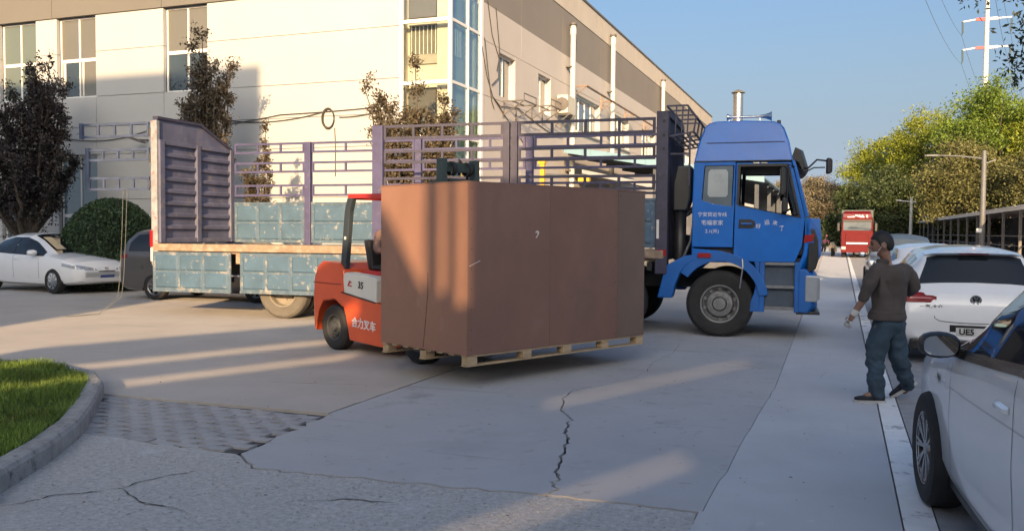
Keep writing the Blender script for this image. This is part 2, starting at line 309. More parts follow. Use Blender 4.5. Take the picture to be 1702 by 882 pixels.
Q = np.stack([np.stack([gx - bx, gy - by, z0], 1), np.stack([gx + bx, gy + by, z0], 1), np.stack([gx + bx * .3 + np.cos(t2) * ln, gy + by * .3 + np.sin(t2) * ln, z0 + hgt], 1), np.stack([gx - bx * .3 + np.cos(t2) * ln, gy - by * .3 + np.sin(t2) * ln, z0 + hgt], 1)], 1)
gm = mat('grass blades', (.145, .225, .04), .6, var=.45, scale=1.7, island=.4, trans=.3, patches=[((.27, .26, .07), .6, .75, 3.)])
tag(quads_mesh('grass', Q, gm), kind='stuff')
# a few scraps, dry leaves and pebbles
deb = mat('dry leaf', (.16, .10, .05), .8, var=.4, scale=9, island=.4)
n = 420; C = np.stack([RNG.uniform(-9, .3, n), RNG.uniform(3, 14, n), np.full(n, .012)], 1)
L_ = leaf_quads(C, .03, .7); L_[:, :, 2] = .009 + np.abs(L_[:, :, 2] - .012) * .35
tag(quads_mesh('fallen_leaves', L_, deb), kind='stuff')
n = 2600; px = RNG.uniform(-6.5, -.6, n); py = 5.05 - np.abs(RNG.normal(0, .9, n)); sz = RNG.uniform(.003, .009, n); b = MB()
for i in range(n):
    x, y, s_ = px[i], py[i], sz[i]
    b.add([(x - s_, y, .001), (x, y - s_, .001), (x + s_, y + s_ * .3, .001), (x, y + s_, .001), (x, y, s_ * 1.1)], [(0, 1, 4), (1, 2, 4), (2, 3, 4), (3, 0, 4)])
tag(b.build('gravel', rough_c, recalc=False), kind='stuff')
# ------------------------------------------------------------------ the factory across the yard
cream = mat('cream wall panel', (.415, .42, .415), .75, var=.03, scale=.5, bump=.0012, bscale=40, patches=[((.37, .375, .36), .6, .85, .6)])
beige = mat('beige wall panel', (.49, .455, .42), .8, var=.04, scale=.6, bump=.0015, bscale=40, patches=[((.47, .42, .355), .56, .85, .5)])
taupe = mat('taupe band', (.14, .132, .118), .8, var=.04, scale=.5, bump=.001, bscale=40)
greyb = mat('grey band', (.21, .19, .17), .8, var=.04, scale=.5, bump=.001, bscale=40)
seam = mat('dark joint', (.12, .11, .1), .9)
wframe = mat('white window frame', (.72, .71, .68), .45, var=.03)
tanp = mat('tan blind glass', (.135, .13, .11), .22, var=.05, scale=.6, spec=.6, coat=.7)
greenp = mat('green blind glass', (.12, .145, .125), .18, var=.05, scale=.6, spec=.6, coat=.7)
darkp = mat('dark window glass', (.035, .05, .06), .04, var=.2, scale=.8, spec=.8, coat=1.)
tealp = mat('teal film glass', (.10, .145, .16), .12, var=.12, scale=.7, spec=.7, coat=.8)
curt = mat('pale curtain', (.62, .58, .5), .9, var=.08, scale=2)
fac = thing('factory_building', 'large cream two storey factory with glazed corner stair and taupe band', 'building', (-10.06, 22, 0))
FX, FY = -10.06, 22.
core = mat('building core', (.14, .13, .12), .9)
def fb(name, x0, x1, y0, y1, z0, z1, m, parent=None, bevel=0., label=None):
    o = MB().box(x0 - FX, x1 - FX, y0 - FY, y1 - FY, z0, z1).build(name, m, parent or fac, bevel=bevel)
    if label: o['label'] = label
    return o
fb('building_core', -34, -11.95, FY + .32, 24.4, 0, 10.85, core); fb('building_core', -34, FX - .4, 24.41, 73.4, 0, 10.85, core) 
cols = [(-33.5, -27.0), (-27.0, -25.34), (-25.34, -24.40), (-24.40, -22.74), (-22.74, -19.97), (-19.97, -18.29), (-18.29, -11.66)]
winc = {1, 3, 5}
rows = [0.3, 1.35, 2.6, 4.05, 4.95, 5.93, 7.38, 8.55]
def window(x0, x1, z0, z1, panes, parent=fac):
    """front window: frame with mullion and transom, panes listed bottom-left.. (material)"""
    yf = FY + .14; b = MB(); t = .055; zm = z0 + (z1 - z0) * .47 if z1 - z0 > 1.9 else None; xm = (x0 + x1) / 2
    for (u0, u1, v0, v1) in ((x0, x0 + t, z0, z1), (x1 - t, x1, z0, z1), (x0 + t, x1 - t, z0, z0 + t), (x0 + t, x1 - t, z1 - t, z1)): b.box(u0 - FX, u1 - FX, yf - FY, yf - FY + .07, v0, v1)
    b.box(xm - t / 2 - FX, xm + t / 2 - FX, yf - FY + .002, yf - FY + .068, z0 + t, z1 - t)
    if zm:
        for (u0, u1) in ((x0 + t, xm - t / 2), (xm + t / 2, x1 - t)): b.box(u0 - FX, u1 - FX, yf - FY + .003, yf - FY + .066, zm - .055, zm + .055)
    o = b.build('window', wframe, parent, bevel=.004); cells = []
    zz = [(z0 + t, zm - .055), (zm + .055, z1 - t)] if zm else [(z0 + t, z1 - t)]
    for v in zz:
        for u in ((x0 + t, xm - t / 2), (xm + t / 2, x1 - t)): cells.append((u, v))
    for (u, v), pm_ in zip(cells, panes):
        MB().box(u[0] - FX, u[1] - FX, yf - FY + .03, yf - FY + .04, v[0], v[1]).build('pane', pm_, o)
    return o
for ci, (x0, x1) in enumerate(cols):
    for ri, (z0, z1) in enumerate(zip(rows[:-1], rows[1:])):
        if ci in winc and (z0 >= 5.9 or (z0 < 4.0 and z0 >= .3)): continue
        if ci in (6, 4, 0) and ri in (3,) : pass
        fb('wall_panel', x0 + .008, x1 - .008, FY, FY + .12, z0 + .008, z1 - .008, cream)
fb('base_course', -33.5, -11.66, FY + .003, FY + .15, 0, .3, greyb)
fb('wall_backing', -33.5, -11.66, FY + .215, FY + .3, 0, 8.55, seam)
for x0, x1 in zip([-33.5, -24.56, -20.0, -15.8], [-24.56, -20.0, -15.8, FX - .02]):
    fb('taupe_panel', x0 + .008, x1 - .008, FY - .05, FY + .12, 8.56, 10.16, taupe)
fb('parapet', -33.5, FX - .01, FY - .03, FY + .2, 10.18, 11.1, cream)
WIN = [window(-27.0, -25.34, 5.93, 8.55, [greenp, greenp, greenp, greenp]), window(-24.40, -22.74, 5.93, 8.55, [darkp, tanp, tanp, tanp]),
       window(-19.97, -18.29, 5.93, 8.55, [darkp, darkp, tanp, tanp]), window(-27.0, -25.34, .3, 4.05, [tealp] * 4), window(-24.40, -22.74, .3, 4.05, [tealp] * 4), window(-19.97, -18.29, .3, 4.05, [tealp] * 4)]
for x0, x1, z0, z1 in ((-24.30, -24.19, 6.0, 7.1), (-23.48, -23.40, 6.0, 7.1)):
    MB().box(x0 - FX, x1 - FX, .158, .166, z0, z1).build('curtain', curt, WIN[1])
# glazed stair corner
gl = thin_glass('stair glass', (.92, .94, .92), .02); gl2 = thin_glass('stair side glass', (.78, .86, .88), .06)
bx0, bx1, by1 = -11.66, FX, 24.1
for (x0, x1, y0, y1) in ((bx0, bx0 + .1, FY - .03, FY + .09), (bx1 - .1, bx1, FY - .03, FY + .07), (bx1 - .06, bx1 + .02, by1 - .02, by1 + .16), (bx1 - .06, bx1 + .01, FY + 1.14, FY + 1.20)):
    fb('post', x0, x1, y0, y1, 0, 8.55, wframe, bevel=.006)
hz = [0.0, 2.4, 4.3, 5.76, 7.46, 8.5]
for z in hz[1:]:
    fb('transom', bx0 + .1, bx1 - .1, FY - .02, FY + .06, z - .05, z + .05, wframe)
    fb('transom', bx1 - .07, bx1 - .01, FY + .07, FY + 1.14, z - .04, z + .04, wframe); fb('transom', bx1 - .07, bx1 - .01, FY + 1.20, by1 - .02, z - .04, z + .04, wframe)
for z0, z1 in zip(hz[:-1], hz[1:]):
    fb('pane', bx0 + .1, bx1 - .1, FY + .01, FY + .02, z0 + .05, z1 - .05, gl)
    fb('pane', bx1 - .045, bx1 - .035, FY + .07, FY + 1.14, z0 + .04, z1 - .04, gl2); fb('pane', bx1 - .045, bx1 - .035, FY + 1.20, by1 - .02, z0 + .04, z1 - .04, gl2)
innerw = mat('stair plaster', (.62, .57, .47), .9, var=.05)
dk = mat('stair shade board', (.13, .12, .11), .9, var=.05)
fb('stair_wall', bx0 + .02, bx1 - .55, FY + .46, FY + .56, 0, 8.5, innerw); fb('stair_wall', bx0 + .02, bx1 - .1, by1 - .25, by1 - .1, 0, 8.5, innerw); fb('stair_wall', bx0 - .2, bx0 + .01, FY + .3, by1 - .1, 0, 8.5, innerw)
fb('partition', bx0 + 1.0, bx0 + 1.46, FY + .34, FY + .42, 0, 8.5, innerw)
fb('blind', bx0 + .12, bx0 + .98, FY + .30, FY + .34, 7.62, 8.48, dk); fb('blind', bx0 + .12, bx0 + .98, FY + .30, FY + .34, 4.4, 5.66, dk)
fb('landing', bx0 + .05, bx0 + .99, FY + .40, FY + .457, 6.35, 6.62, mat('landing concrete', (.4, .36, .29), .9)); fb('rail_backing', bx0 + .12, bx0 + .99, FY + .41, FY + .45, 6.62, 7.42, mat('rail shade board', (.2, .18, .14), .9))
fb('stair_wall', bx1 - .24, bx1 - .18, FY + .35, by1 - .3, 0, 8.5, mat('stair side plaster', (.50, .54, .53), .9, var=.08))
for i in range(7): fb('baluster', bx0 + .18 + i * .125, bx0 + .20 + i * .125, FY + .36, FY + .38, 6.62, 7.4, wframe)
for i in range(5): fb('baluster', bx1 - .15, bx1 - .13, FY + .45 + i * .12, FY + .47 + i * .12, 6.55, 7.3, wframe)
fb('handrail', bx0 + .12, bx0 + .99, FY + .35, FY + .39, 7.4, 7.45, seam)
# the long side facing the drive
openings = [(25.58, 27.0, 5.88, 7.22), (29.36, 30.75, 5.88, 7.22), (34.1, 37.8, 5.75, 7.2), (40.1, 43.5, 5.75, 7.2), (46.6, 50.2, 5.75, 7.2), (53, 56.5, 5.75, 7.2), (59.5, 63, 5.75, 7.2), (66, 69.5, 5.75, 7.2)]
Xo = FX
def fs(name, y0, y1, z0, z1, m, x=0., t=.3, parent=None): return fb(name, Xo + x - t, Xo + x, y0, y1, z0, z1, m, parent)
ys = [24.27] + [v for o in openings for v in o[:2]] + [73.5]
for i, (y0, y1) in enumerate(zip(ys[:-1], ys[1:])):
    if i % 2 == 0: fs('wall_panel', y0 + .006, y1 - .006, 5.73, 7.34, beige)
    elif y1 - y0 < 2: fs('wall_panel', y0 + .002, y1 - .002, 5.73, 5.88, beige, -.004); fs('wall_panel', y0 + .002, y1 - .002, 7.22, 7.34, beige, -.004)
    else: fs('wall_panel', y0 + .002, y1 - .002, 7.2, 7.34, beige, -.004)
yy = [24.27, 27.6, 32.2, 37.9, 45.05, 51.6, 58, 64.5, 73.5]
for y0, y1 in zip(yy[:-1], yy[1:]):
    fs('wall_panel', y0 + .006, y1 - .006, 2.9, 5.715, beige); fs('wall_panel', y0 + .006, y1 - .006, 0, 2.885, beige); fs('wall_panel', y0 + .006, y1 - .006, 7.355, 8.46, beige)
    fs('grey_panel', y0 + .006, y1 - .006, 8.475, 10.16, greyb, -.01); fs('parapet_panel', y0 + .006, y1 - .006, 10.175, 11.12, mat('stained parapet', (.50, .45, .38), .85, var=.08, scale=.8, patches=[((.36, .31, .25), .55, .8, .7)], stretch=(1, 1, .35)), .015)
fb('coping', Xo - .35, Xo + .06, 24.2, 73.5, 11.12, 11.2, seam)
fb('roof', -33.5, Xo - .05, FY + .2, 73.5, 10.9, 11.0, greyb)
for (y0, y1, z0, z1) in openings:
    n_ = 2 if y1 - y0 < 2 else 4; b = MB(); x = -.22; t = .05
    for z in (z0, z1 - t): b.box(x, x + .06, y0 - FY, y1 - FY, z, z + t)
    for i in range(n_ + 1):
        y = y0 + (y1 - y0 - t) * i / n_; b.box(x + .002, x + .058, y - FY, y - FY + t, z0 + t, z1 - t)
    o = b.build('window', wframe, fac)
    for i in range(n_):
        y = y0 + (y1 - y0 - t) * i / n_; MB().box(x + .02, x + .03, y + t - FY, y + (y1 - y0 - t) / n_ - FY, z0 + t, z1 - t).build('pane', darkp if n_ == 2 else mat('reflecting glass', (.13, .14, .15), .08, coat=1.), o)
    if n_ == 4: fb('sill', Xo - .1, Xo + .10, y0 - .1, y1 + .1, z0 - .1, z0 - .02, beige)
# fixed to that side: vent pipes, brackets, rail, conditioner
pvc = mat('white vent pipe', (.55, .53, .48), .4, var=.04); steel_d = mat('dark bracket steel', (.10, .09, .085), .6, var=.3)
for (y, zt) in ((32.78, 9.6), (39.14, 10.5), (51.2, 10.45)):
    MB().lathe([(0, .4), (.105, .4), (.105, zt - .35), (.125, zt - .35), (.125, zt - .1), (.105, zt - .1), (.105, zt)], (0.24, y - FY, 0), 'z', 14).build('vent_pipe', pvc, fac, smooth=40)
    b = MB(); b.lathe([(0, zt + .12), (.15, zt + .1), (.16, zt + .02), (.06, zt), (.06, zt - .1)], (.24, y - FY, 0), 'z', 12)
    b.build('pipe_cap', steel_d, fac, smooth=40)
    for z in (4, 6, 8): MB().box(0.002, .25, y - FY - .17, y - FY + .17, z, z + .05).build('pipe_clamp', steel_d, fac)
b = MB(); zt = 7.42
b.tube([(.55, 33.6 - FY, zt), (.55, 51 - FY, zt - .1)], .045, 6)
for y in (33.7, 38, 42.5, 47, 50.8): b.bar((0, y - FY, zt), (.58, y - FY, zt), .06, .06); b.bar((0, y - FY, zt + .35), (.05, y - FY, zt - .3), .08, .05); b.bar((0.02, y - FY, zt - .35), (.5, y - FY, zt - .03), .03, .03)
b.build('awning_rail', mat('rusty rail', (.22, .15, .11), .8, var=.3), fac)
for (y, z) in ((25.9, 5.75), (28.6, 5.95)):
    b = MB()
    for k in range(2):
        yk = y + k * 1.15 - FY
        b.bar((0, yk, z), (.75, yk, z), .04, .04); b.bar((0, yk, z - .45), (.7, yk, z - .02), .03, .03); b.bar((.02, yk, z + .03), (.02, yk, z - .5), .04, .03)
        b.bar((.72, yk, z), (.72, yk, z + .22), .025, .025)
    for x in (.3, .72): b.bar((x, y - FY, z), (x, y + 1.15 - FY, z), .035, .035)
    b.bar((.72, y - FY, z + .22), (.72, y + 1.15 - FY, z + .22), .025, .025); b.build('bracket', steel_d, fac)
ac = MB().box(.12, .52, 31.2 - FY, 32.15 - FY, 6.05, 6.72).build('air_conditioner', mat('yellowed casing', (.55, .52, .42), .5, var=.08), fac, bevel=.02)
MB().lathe([(0, 0), (.24, 0), (.25, .012), (.25, -.01)], (.66, 0, 0), 'y', 20).build('fan_grille', steel_d, ac, smooth=40).matrix_local = Matrix.Translation((.30, 31.19 - FY, 6.38)) @ Matrix.Rotation(math.pi, 4, 'Z') @ Matrix.Translation((-.66 , 0, 0))
for y in (31.3, 32.0):
    b = MB(); b.bar((0, y - FY, 6.02), (.6, y - FY, 6.02), .05, .05); b.bar((0, y - FY, 5.6), (.55, y - FY, 6.0), .04, .04); b.build('bracket', steel_d, ac)
# cables along the walls
cable = mat('black cable', (.05, .045, .04), .7)
def sag(p, q, s, n=14): return [Vector(p).lerp(Vector(q), i / n) + Vector((0, 0, -s * 4 * (i / n) * (1 - i / n))) for i in range(n + 1)]
def L_f(pts): return [(x - FX, y - FY, z) for x, y, z in pts]
b = MB(); yw = FY - .035
for (p, q, s) in (((-24, yw, 4.6), (-20.6, yw, 4.75), .18), ((-20.6, yw, 4.75), (-15.6, yw, 5.05), .1), ((-17.5, yw, 4.95), (-14, yw, 5.1), .16), ((-15.6, yw, 5.05), (-12, yw, 5.15), .02), ((-13.6, yw, 4.9), (-11.7, yw, 5.2), .1)):
    b.tube(sag((p[0] - FX, p[1] - FY, p[2]), (q[0] - FX, q[1] - FY, q[2]), s), .014, 5)
b.tube(L_f([(-13.75, yw, 4.6), (-13.72, yw, 4.0), (-13.73, yw, 3.2)]), .012, 5); b.build('wall_cable', cable, fac)
b = MB()
for k in range(4): b.tube([(-13.96 - FX + (.24 + .012 * k) * math.cos(t) * .75, yw - FY - .01 * k, 4.88 + (.26 + .012 * k) * math.sin(t)) for t in np.linspace(0, 6.2, 26)], .014, 5)
b.build('cable_coil', cable, fac)
b = MB(); xw = .03
def wl(pts): b.tube([(xw, y - FY, z) for y, z in pts], .014, 5)
wl([(24.5, 8.6), (24.9, 7.6), (25.5, 7.0), (25.3, 6.6)]); wl([(24.1, 7.1), (24.5, 6.3), (25.0, 5.75), (25.6, 5.55), (27.2, 5.7), (29.4, 5.4), (31.2, 5.2)]); wl([(24.3, 7.4), (24.6, 6.4), (24.9, 5.6), (25.1, 5.4)]); wl([(25.2, 8.5), (25.5, 7.35), (25.45, 6.4), (24.9, 6.1)]); wl([(25.1, 5.7), (27, 4.9), (29, 4.2)])
b.build('wall_cable', cable, fac)
b = MB(); b.bar((-20.62 - FX, 0, 4.45), (-20.66 - FX, -.55, 4.42), .05, .05); b.build('lamp_arm', steel_d, fac)
b = MB(); b.bar((-20.9 - FX, -.62, 4.52), (-20.35 - FX, -.5, 4.33), .26, .06); b.build('wall_lamp', steel_d, fac, bevel=.01)
# ------------------------------------------------------------------ unseen casters behind the camera: an office, then added walls cut for sun streaks
wcol = mat('unseen wall grey', (.42, .40, .37), .85, var=.08, scale=.6)
def caster(name, label, loc, boxes, windows=()):
    t = thing(name, label, 'building', loc)
    b = MB()
    for q in boxes: b.box(*q)
    b.build('wall', wcol, t)
    for (x0, x1, z0, z1) in windows:
        o = MB().box(x0, x1, -.02, .06, z0, z1).build('window', wframe, t); MB().box(x0 + .08, x1 - .08, .055, .075, z0 + .08, z1 - .08).build('pane', darkp, o)
    return t
caster('office_building', 'tall grey office building behind the viewer on the left', (-6.6, -12, 0), [(-34, 0, -14, 0, 0, 16.7)], [(-3.2 - 3.6 * i, -1.4 - 3.6 * i, z, z + 1.7) for i in range(8) for z in (1.2, 4.6, 8, 11.4)])
# added unseen cutout wall: rising edge and gaps shaped to throw the sun streaks
k = .42; t = thing('streak_mask', 'added low grey wall behind the viewer, outline cut to shape the sun streaks', 'building', (0, -12, 0))
xs0 = -4.3
MB().plate([(xs0, 0), (2.44, 0), (2.44, 10.2), (.60, 10.2), (.60, 8.62), (2.31, 8.62), (2.30, 6.93), (2.10, 6.93), (2.05, 7.08), (1.88, 7.08), (1.76, 7.14), (1.64, 7.16), (1.44, 7.5), (1.11, 8.1), (.60, 8.3), (.55, 6.32 + k * .55), (xs0, 6.32 + k * xs0)], [], lambda u, v, w: (u, -w, v), .3).build('wall', wcol, t)
for w0, w1, x1 in ((6.53, 6.97, .58), (7.21, 8.05, .58)):
    MB().plate([(xs0, w0 + k * xs0), (x1, w0 + k * x1), (x1, w1 + k * x1), (xs0, w1 + k * xs0)], [], lambda u, v, w: (u, -w, v), .3).build('streak_band', wcol, t)  # added sloping bands; the gaps between them pass thin sun streaks
b = MB()
for x in (-4.25, .5): b.box(x - .06, x + .06, -.27, -.03, 4, 7.8 + k * x)
for x, w_ in ((1.82, .15), (2.075, .10)): b.box(x - w_ / 2, x + w_ / 2, -.25, -.1, 6.95, 8.63)  # added bars that stripe the sun patch on the crate
b.build('post', wcol, t)
t = thing('slotted_sun_mask', 'added tall grey wall behind the viewer on the right, slots cut for sun streaks', 'wall', (2.4, -12, 0))  # added unseen blocker; its slots let two faint streaks reach the ground
def slot(xa, xb, w_, h): return [(xa - 2.4, w_ + k * xa), (xb - 2.4, w_ + k * xb), (xb - 2.4, w_ + h + k * xb), (xa - 2.4, w_ + h + k * xa)]
MB().plate([(0, 0), (20, 0), (20, 13.4), (0, 13.4)], [slot(3.1, 5.7, 4.60, .065), slot(2.5, 4.3, 3.67, .065)], lambda u, v, w: (u, -.002 - w, v), .15).build('wall_face', wcol, t)
# ------------------------------------------------------------------ vegetation
bark = mat('bark', (.085, .07, .055), .9, var=.3, scale=6, bump=.01, bscale=20, stretch=(1, 1, .3))
def limb_tree(name, label, loc, trunk_h, r0, limbs, leafm, nleaf, lsize, spread, seed, group=None, lean=(0, 0)):
    """upright tree: trunk, limbs [(azimuth, out, height)], twigs along limbs, leaves scattered round the twigs."""
    rg = random.Random(seed); t = thing(name, label, 'tree', loc, 0, group); b = MB(); P = []; wts = []
    top = Vector((lean[0], lean[1], trunk_h))
    b.tube([(0, 0, -.1), (rg.uniform(-.03, .03), 0, trunk_h * .5), top], [r0 * 1.25, r0, r0 * .85], 9)
    for az, out, h in limbs:
        d = Vector((math.cos(az), math.sin(az), 0)); pts = [top]; n = 7
        for i in range(1, n + 1):
            f = i / n; pts.append(top + d * out * f ** .75 + Vector((rg.uniform(-.07, .07), rg.uniform(-.07, .07), h * f)))
        b.tube(pts, [r0 * .62 * (1 - i / (n + .6)) + .006 for i in range(n + 1)], 6)
        for i in range(2, n + 1):
            wts.append((pts[i], spread * (1.15 - .75 * (i / n)), 1.0))
            for q in range(3 if i < n else 2):
                a_ = rg.uniform(0, 6.28); L = spread * rg.uniform(.7, 1.9) * (1.1 - .5 * i / n)
                tip = pts[i] + Vector((math.cos(a_) * L * .55, math.sin(a_) * L * .55, L * rg.uniform(.4, 1.1)))
                b.tube([pts[i], pts[i].lerp(tip, .5) + Vector((rg.uniform(-.04, .04), rg.uniform(-.04, .04), 0)), tip], [.016, .01, .004], 4)
                for f in (.35, .65, .95): wts.append((pts[i].lerp(tip, f), spread * .32, .8))
    b.build('trunk', bark, t, smooth=60)
    c = np.array([w[0][:] for w in wts]); s = np.array([w[1] for w in wts]); pr = np.array([w[2] for w in wts]); pr /= pr.sum()
    ix = RNG.choice(len(c), nleaf, p=pr); C = c[ix] + RNG.normal(size=(nleaf, 3)) * s[ix][:, None] * np.array([.5, .5, .62])
    quads_mesh('crown', leaf_quads(C, lsize, .5), leafm, t); return t
plum = mat('purple leaf', (.036, .031, .031), .6, var=.4, scale=1.5, island=.45, trans=.15)
gold = mat('dull gold leaf', (.085, .066, .038), .6, var=.4, scale=1.5, island=.5, trans=.2)
brn = mat('olive brown leaf', (.085, .068, .045), .6, var=.4, scale=1.5, island=.5, trans=.2)
rg = random.Random(5)
limb_tree('plum_tree', 'dark purple leaved tree with a full crown at the far left, behind the white sedan', (-22.9, 19.4, 0), 1.25, .13,
          [(rg.uniform(0, 6.28), rg.uniform(.4, 1.25), rg.uniform(3.4, 5.0)) for i in range(20)] + [(i * .9, 1.4, 2.3) for i in range(7)], plum, 52000, .095, .48, 1)
limb_tree('upright_tree', 'thin upright brown leaved tree rising behind the purple end wall of the truck bed', (-16.45, 19.6, 0), 1.3, .09,
          [(rg.uniform(0, 6.28), rg.uniform(.2, .85), rg.uniform(3.4, 4.7)) for i in range(11)] + [(0.3, .05, 5.6), (3.4, .25, 5.2), (.2, .8, 4.6), (2.8, 1.0, 3.6), (5.9, 1.3, 2.5)], brn, 22000, .085, .42, 2)
limb_tree('upright_tree', 'thin upright tree with dull golden leaves in front of the glazed stair corner', (-9.95, 19.6, 0), 1.2, .09,
          [(rg.uniform(0, 6.28), rg.uniform(.25, .95), rg.uniform(2.6, 3.6)) for i in range(12)] + [(3.1, 1.45, 4.0), (3.0, 1.1, 3.7), (1.5, .1, 4.5), (.2, .7, 3.6), (.1, .9, 3.0)], gold, 22000, .085, .40, 3)
limb_tree('sapling', 'small slender sapling seen through the truck bed rails beside the far rear post', (-14.55, 19.4, 0), .8, .05,
          [(rg.uniform(0, 6.28), rg.uniform(.1, .5), rg.uniform(2.0, 3.0)) for i in range(5)] + [(.3, .25, 3.5)], gold, 4500, .08, .26, 4)
# clipped dome bush
bushm = mat('clipped bush leaf', (.042, .078, .032), .6, var=.35, scale=3, island=.45, trans=.1)
t = thing('dome_bush', 'large dark green bush clipped to a dome between the white sedan and the truck', 'bush', (-18.62, 18.5, 0))
def dome(az, f, r=1.0):
    z = 2.42 * f; w = 1.48 * math.sqrt(max(0, 1 - f ** 2.3)) * (.86 + .14 * min(1, f / .25)); return (w * r * math.cos(az), w * r * math.sin(az), z * (.5 + .5 * r) + .05)
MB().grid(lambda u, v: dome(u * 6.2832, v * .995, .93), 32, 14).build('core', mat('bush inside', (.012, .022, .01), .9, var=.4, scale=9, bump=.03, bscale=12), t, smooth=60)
n = 24000; C = np.array([dome(RNG.uniform(0, 6.283), RNG.uniform(0, 1) ** .8, RNG.uniform(.93, 1.015)) for i in range(n)])
quads_mesh('foliage', leaf_quads(C, .065, .6), bushm, t)
# big trees beyond the bicycle shed and at the end of the drive
def big_tree(name, label, loc, h, rx, leafm, nclump, per, lsize, seed, base=.22, group=None, flat=1.):
    r = np.random.default_rng(seed); t = thing(name, label, 'tree', loc, 0, group); b = MB(); rg_ = random.Random(seed)
    top = h * (base + .12); b.tube([(0, 0, -.1), (rg_.uniform(-.2, .2), 0, top * .6), (rg_.uniform(-.4, .4), 0, top)], [h * .028, h * .022, h * .018], 8)
    cz = h * (base + 1) / 2; rz = h * (1 - base) / 2
    d = r.normal(size=(nclump, 3)); d /= np.linalg.norm(d, axis=1)[:, None]; rad = r.uniform(.35, 1.0, nclump) ** .6
    lob = 1 + .16 * np.sin(d[:, 0] * 4 + seed) + .14 * np.sin(d[:, 1] * 5 + seed * 2) + .12 * np.sin(d[:, 2] * 6)
    cl = d * (rad * lob)[:, None] * np.array([rx, rx, rz * flat]) + np.array([0, 0, cz]); cl[:, 2] = np.maximum(cl[:, 2], h * base * .8)
    for i in range(0, nclump, max(1, nclump // 26)):
        p0 = Vector((0, 0, top * rg_.uniform(.75, 1.0))); p1 = Vector(cl[i]); mid = p0.lerp(p1, .55) + Vector((rg_.uniform(-.3, .3), rg_.uniform(-.3, .3), rx * .12)); b.tube([p0, mid, p1], [h * .011, h * .007, .02], 5)
    b.build('trunk', bark, t, smooth=60)
    cs = r.uniform(.55, 1.25, nclump) * rx * .15; ix = r.integers(0, nclump, nclump * per)
    C = cl[ix] + r.normal(size=(nclump * per, 3)) * cs[ix][:, None] * np.array([1, 1, .62])
    quads_mesh('crown', leaf_quads(C, lsize, .6, up=(0, 0, .2)), leafm, t); return t
yel = mat('yellow green leaf', (.215, .25, .025), .55, var=.3, scale=.3, island=.25, trans=.35)
gre = mat('fresh green leaf', (.14, .21, .028), .55, var=.3, scale=.3, island=.25, trans=.35)
oli = mat('olive leaf', (.125, .125, .04), .6, var=.35, scale=.4, island=.4, trans=.25)
dgr = mat('deep green leaf', (.055, .08, .025), .6, var=.35, scale=.4, island=.4, trans=.2)
gry = mat('grey brown leaf', (.17, .15, .10), .6, var=.3, scale=.4, island=.4, trans=.2)
T = [('broadleaf_tree', 'tallest yellow green tree, under the power pylon at the right', (14.5, 98, 0), 17.0, 5.6, gre, 150, 70, .34, 21),
     ('broadleaf_tree', 'yellow tinged round tree left of the tallest tree', (9.9, 112, 0), 16.2, 5.2, yel, 140, 70, .34, 22),
     ('broadleaf_tree', 'golden leaved tree at the left edge of the tall tree row, above the red truck', (5.4, 122, 0), 14.2, 4.8, yel, 130, 70, .34, 23),
     ('broadleaf_tree', 'low dark green tree at the left end of the row beside the drive', (2.9, 112, 0), 8.6, 3.0, dgr, 90, 60, .32, 24),
     ('broadleaf_tree', 'bright green tree at the right edge of the picture behind the shed roof', (19.2, 96, 0), 15.6, 5.4, yel, 140, 70, .34, 25),
     ('broadleaf_tree', 'dense tree with yellow green top between the pylon and the right edge', (21.5, 82, 0), 13.6, 4.8, gre, 130, 70, .32, 26),
     ('sparse_tree', 'sparse olive brown tree behind the street lamp', (10.3, 84, 0), 9.6, 4.3, oli, 150, 60, .28, 27),
     ('sparse_tree', 'thin brownish tree right of the street lamp above the shed roof', (15.4, 78, 0), 8.9, 3.8, oli, 120, 55, .27, 28),
     ('broadleaf_tree', 'deep green tree standing behind the pale lamp post', (6.4, 104, 0), 9.0, 3.9, dgr, 120, 60, .3, 29),
     ('bare_tree', 'pale grey brown tree left of the red truck, beside the blue cab', (-3.3, 128, 0), 9.6, 3.6, gry, 110, 60, .3, 30),
     ('bare_tree', 'pale grey brown tree nearer the blue cab mirror', (-8.2, 124, 0), 9.2, 4.0, gry, 110, 60, .3, 31),
     ('broadleaf_tree', 'dark low tree closing the end of the drive behind the red truck', (.6, 134, 0), 8.0, 3.6, dgr, 110, 60, .3, 32)]
for q in T: q = list(q); q[6] = int(q[6] * 1.5); q[7] = int(q[7] * 2.7); q[8] *= .76; big_tree(*q)
hb = MB()
def thicket(x0, x1, y, h, n, m, label):
    t_ = thing('hedge', label, 'hedge', ((x0 + x1) / 2, y, 0)); w_ = (x1 - x0) / 2
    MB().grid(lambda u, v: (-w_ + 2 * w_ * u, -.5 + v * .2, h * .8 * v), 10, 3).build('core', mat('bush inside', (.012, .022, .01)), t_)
    C = np.stack([RNG.uniform(-w_, w_, n), RNG.normal(-.7, .7, n), RNG.uniform(0, 1, n) ** .8 * h], 1); C[:, 2] *= .8 + .2 * np.sin(C[:, 0] * 1.7)
    quads_mesh('foliage', leaf_quads(C, .26, .6), m, t_)
thicket(-12, 1.0, 118, 4.2, 9000, dgr, 'dark green hedge across the end of the drive left of the red truck')
thicket(1.2, 12, 116, 4.5, 9000, dgr, 'dark green hedge across the end of the drive right of the red truck')
thicket(9.8, 30, 106, 5.5, 9000, dgr, 'dark green hedge behind the bicycle shed')
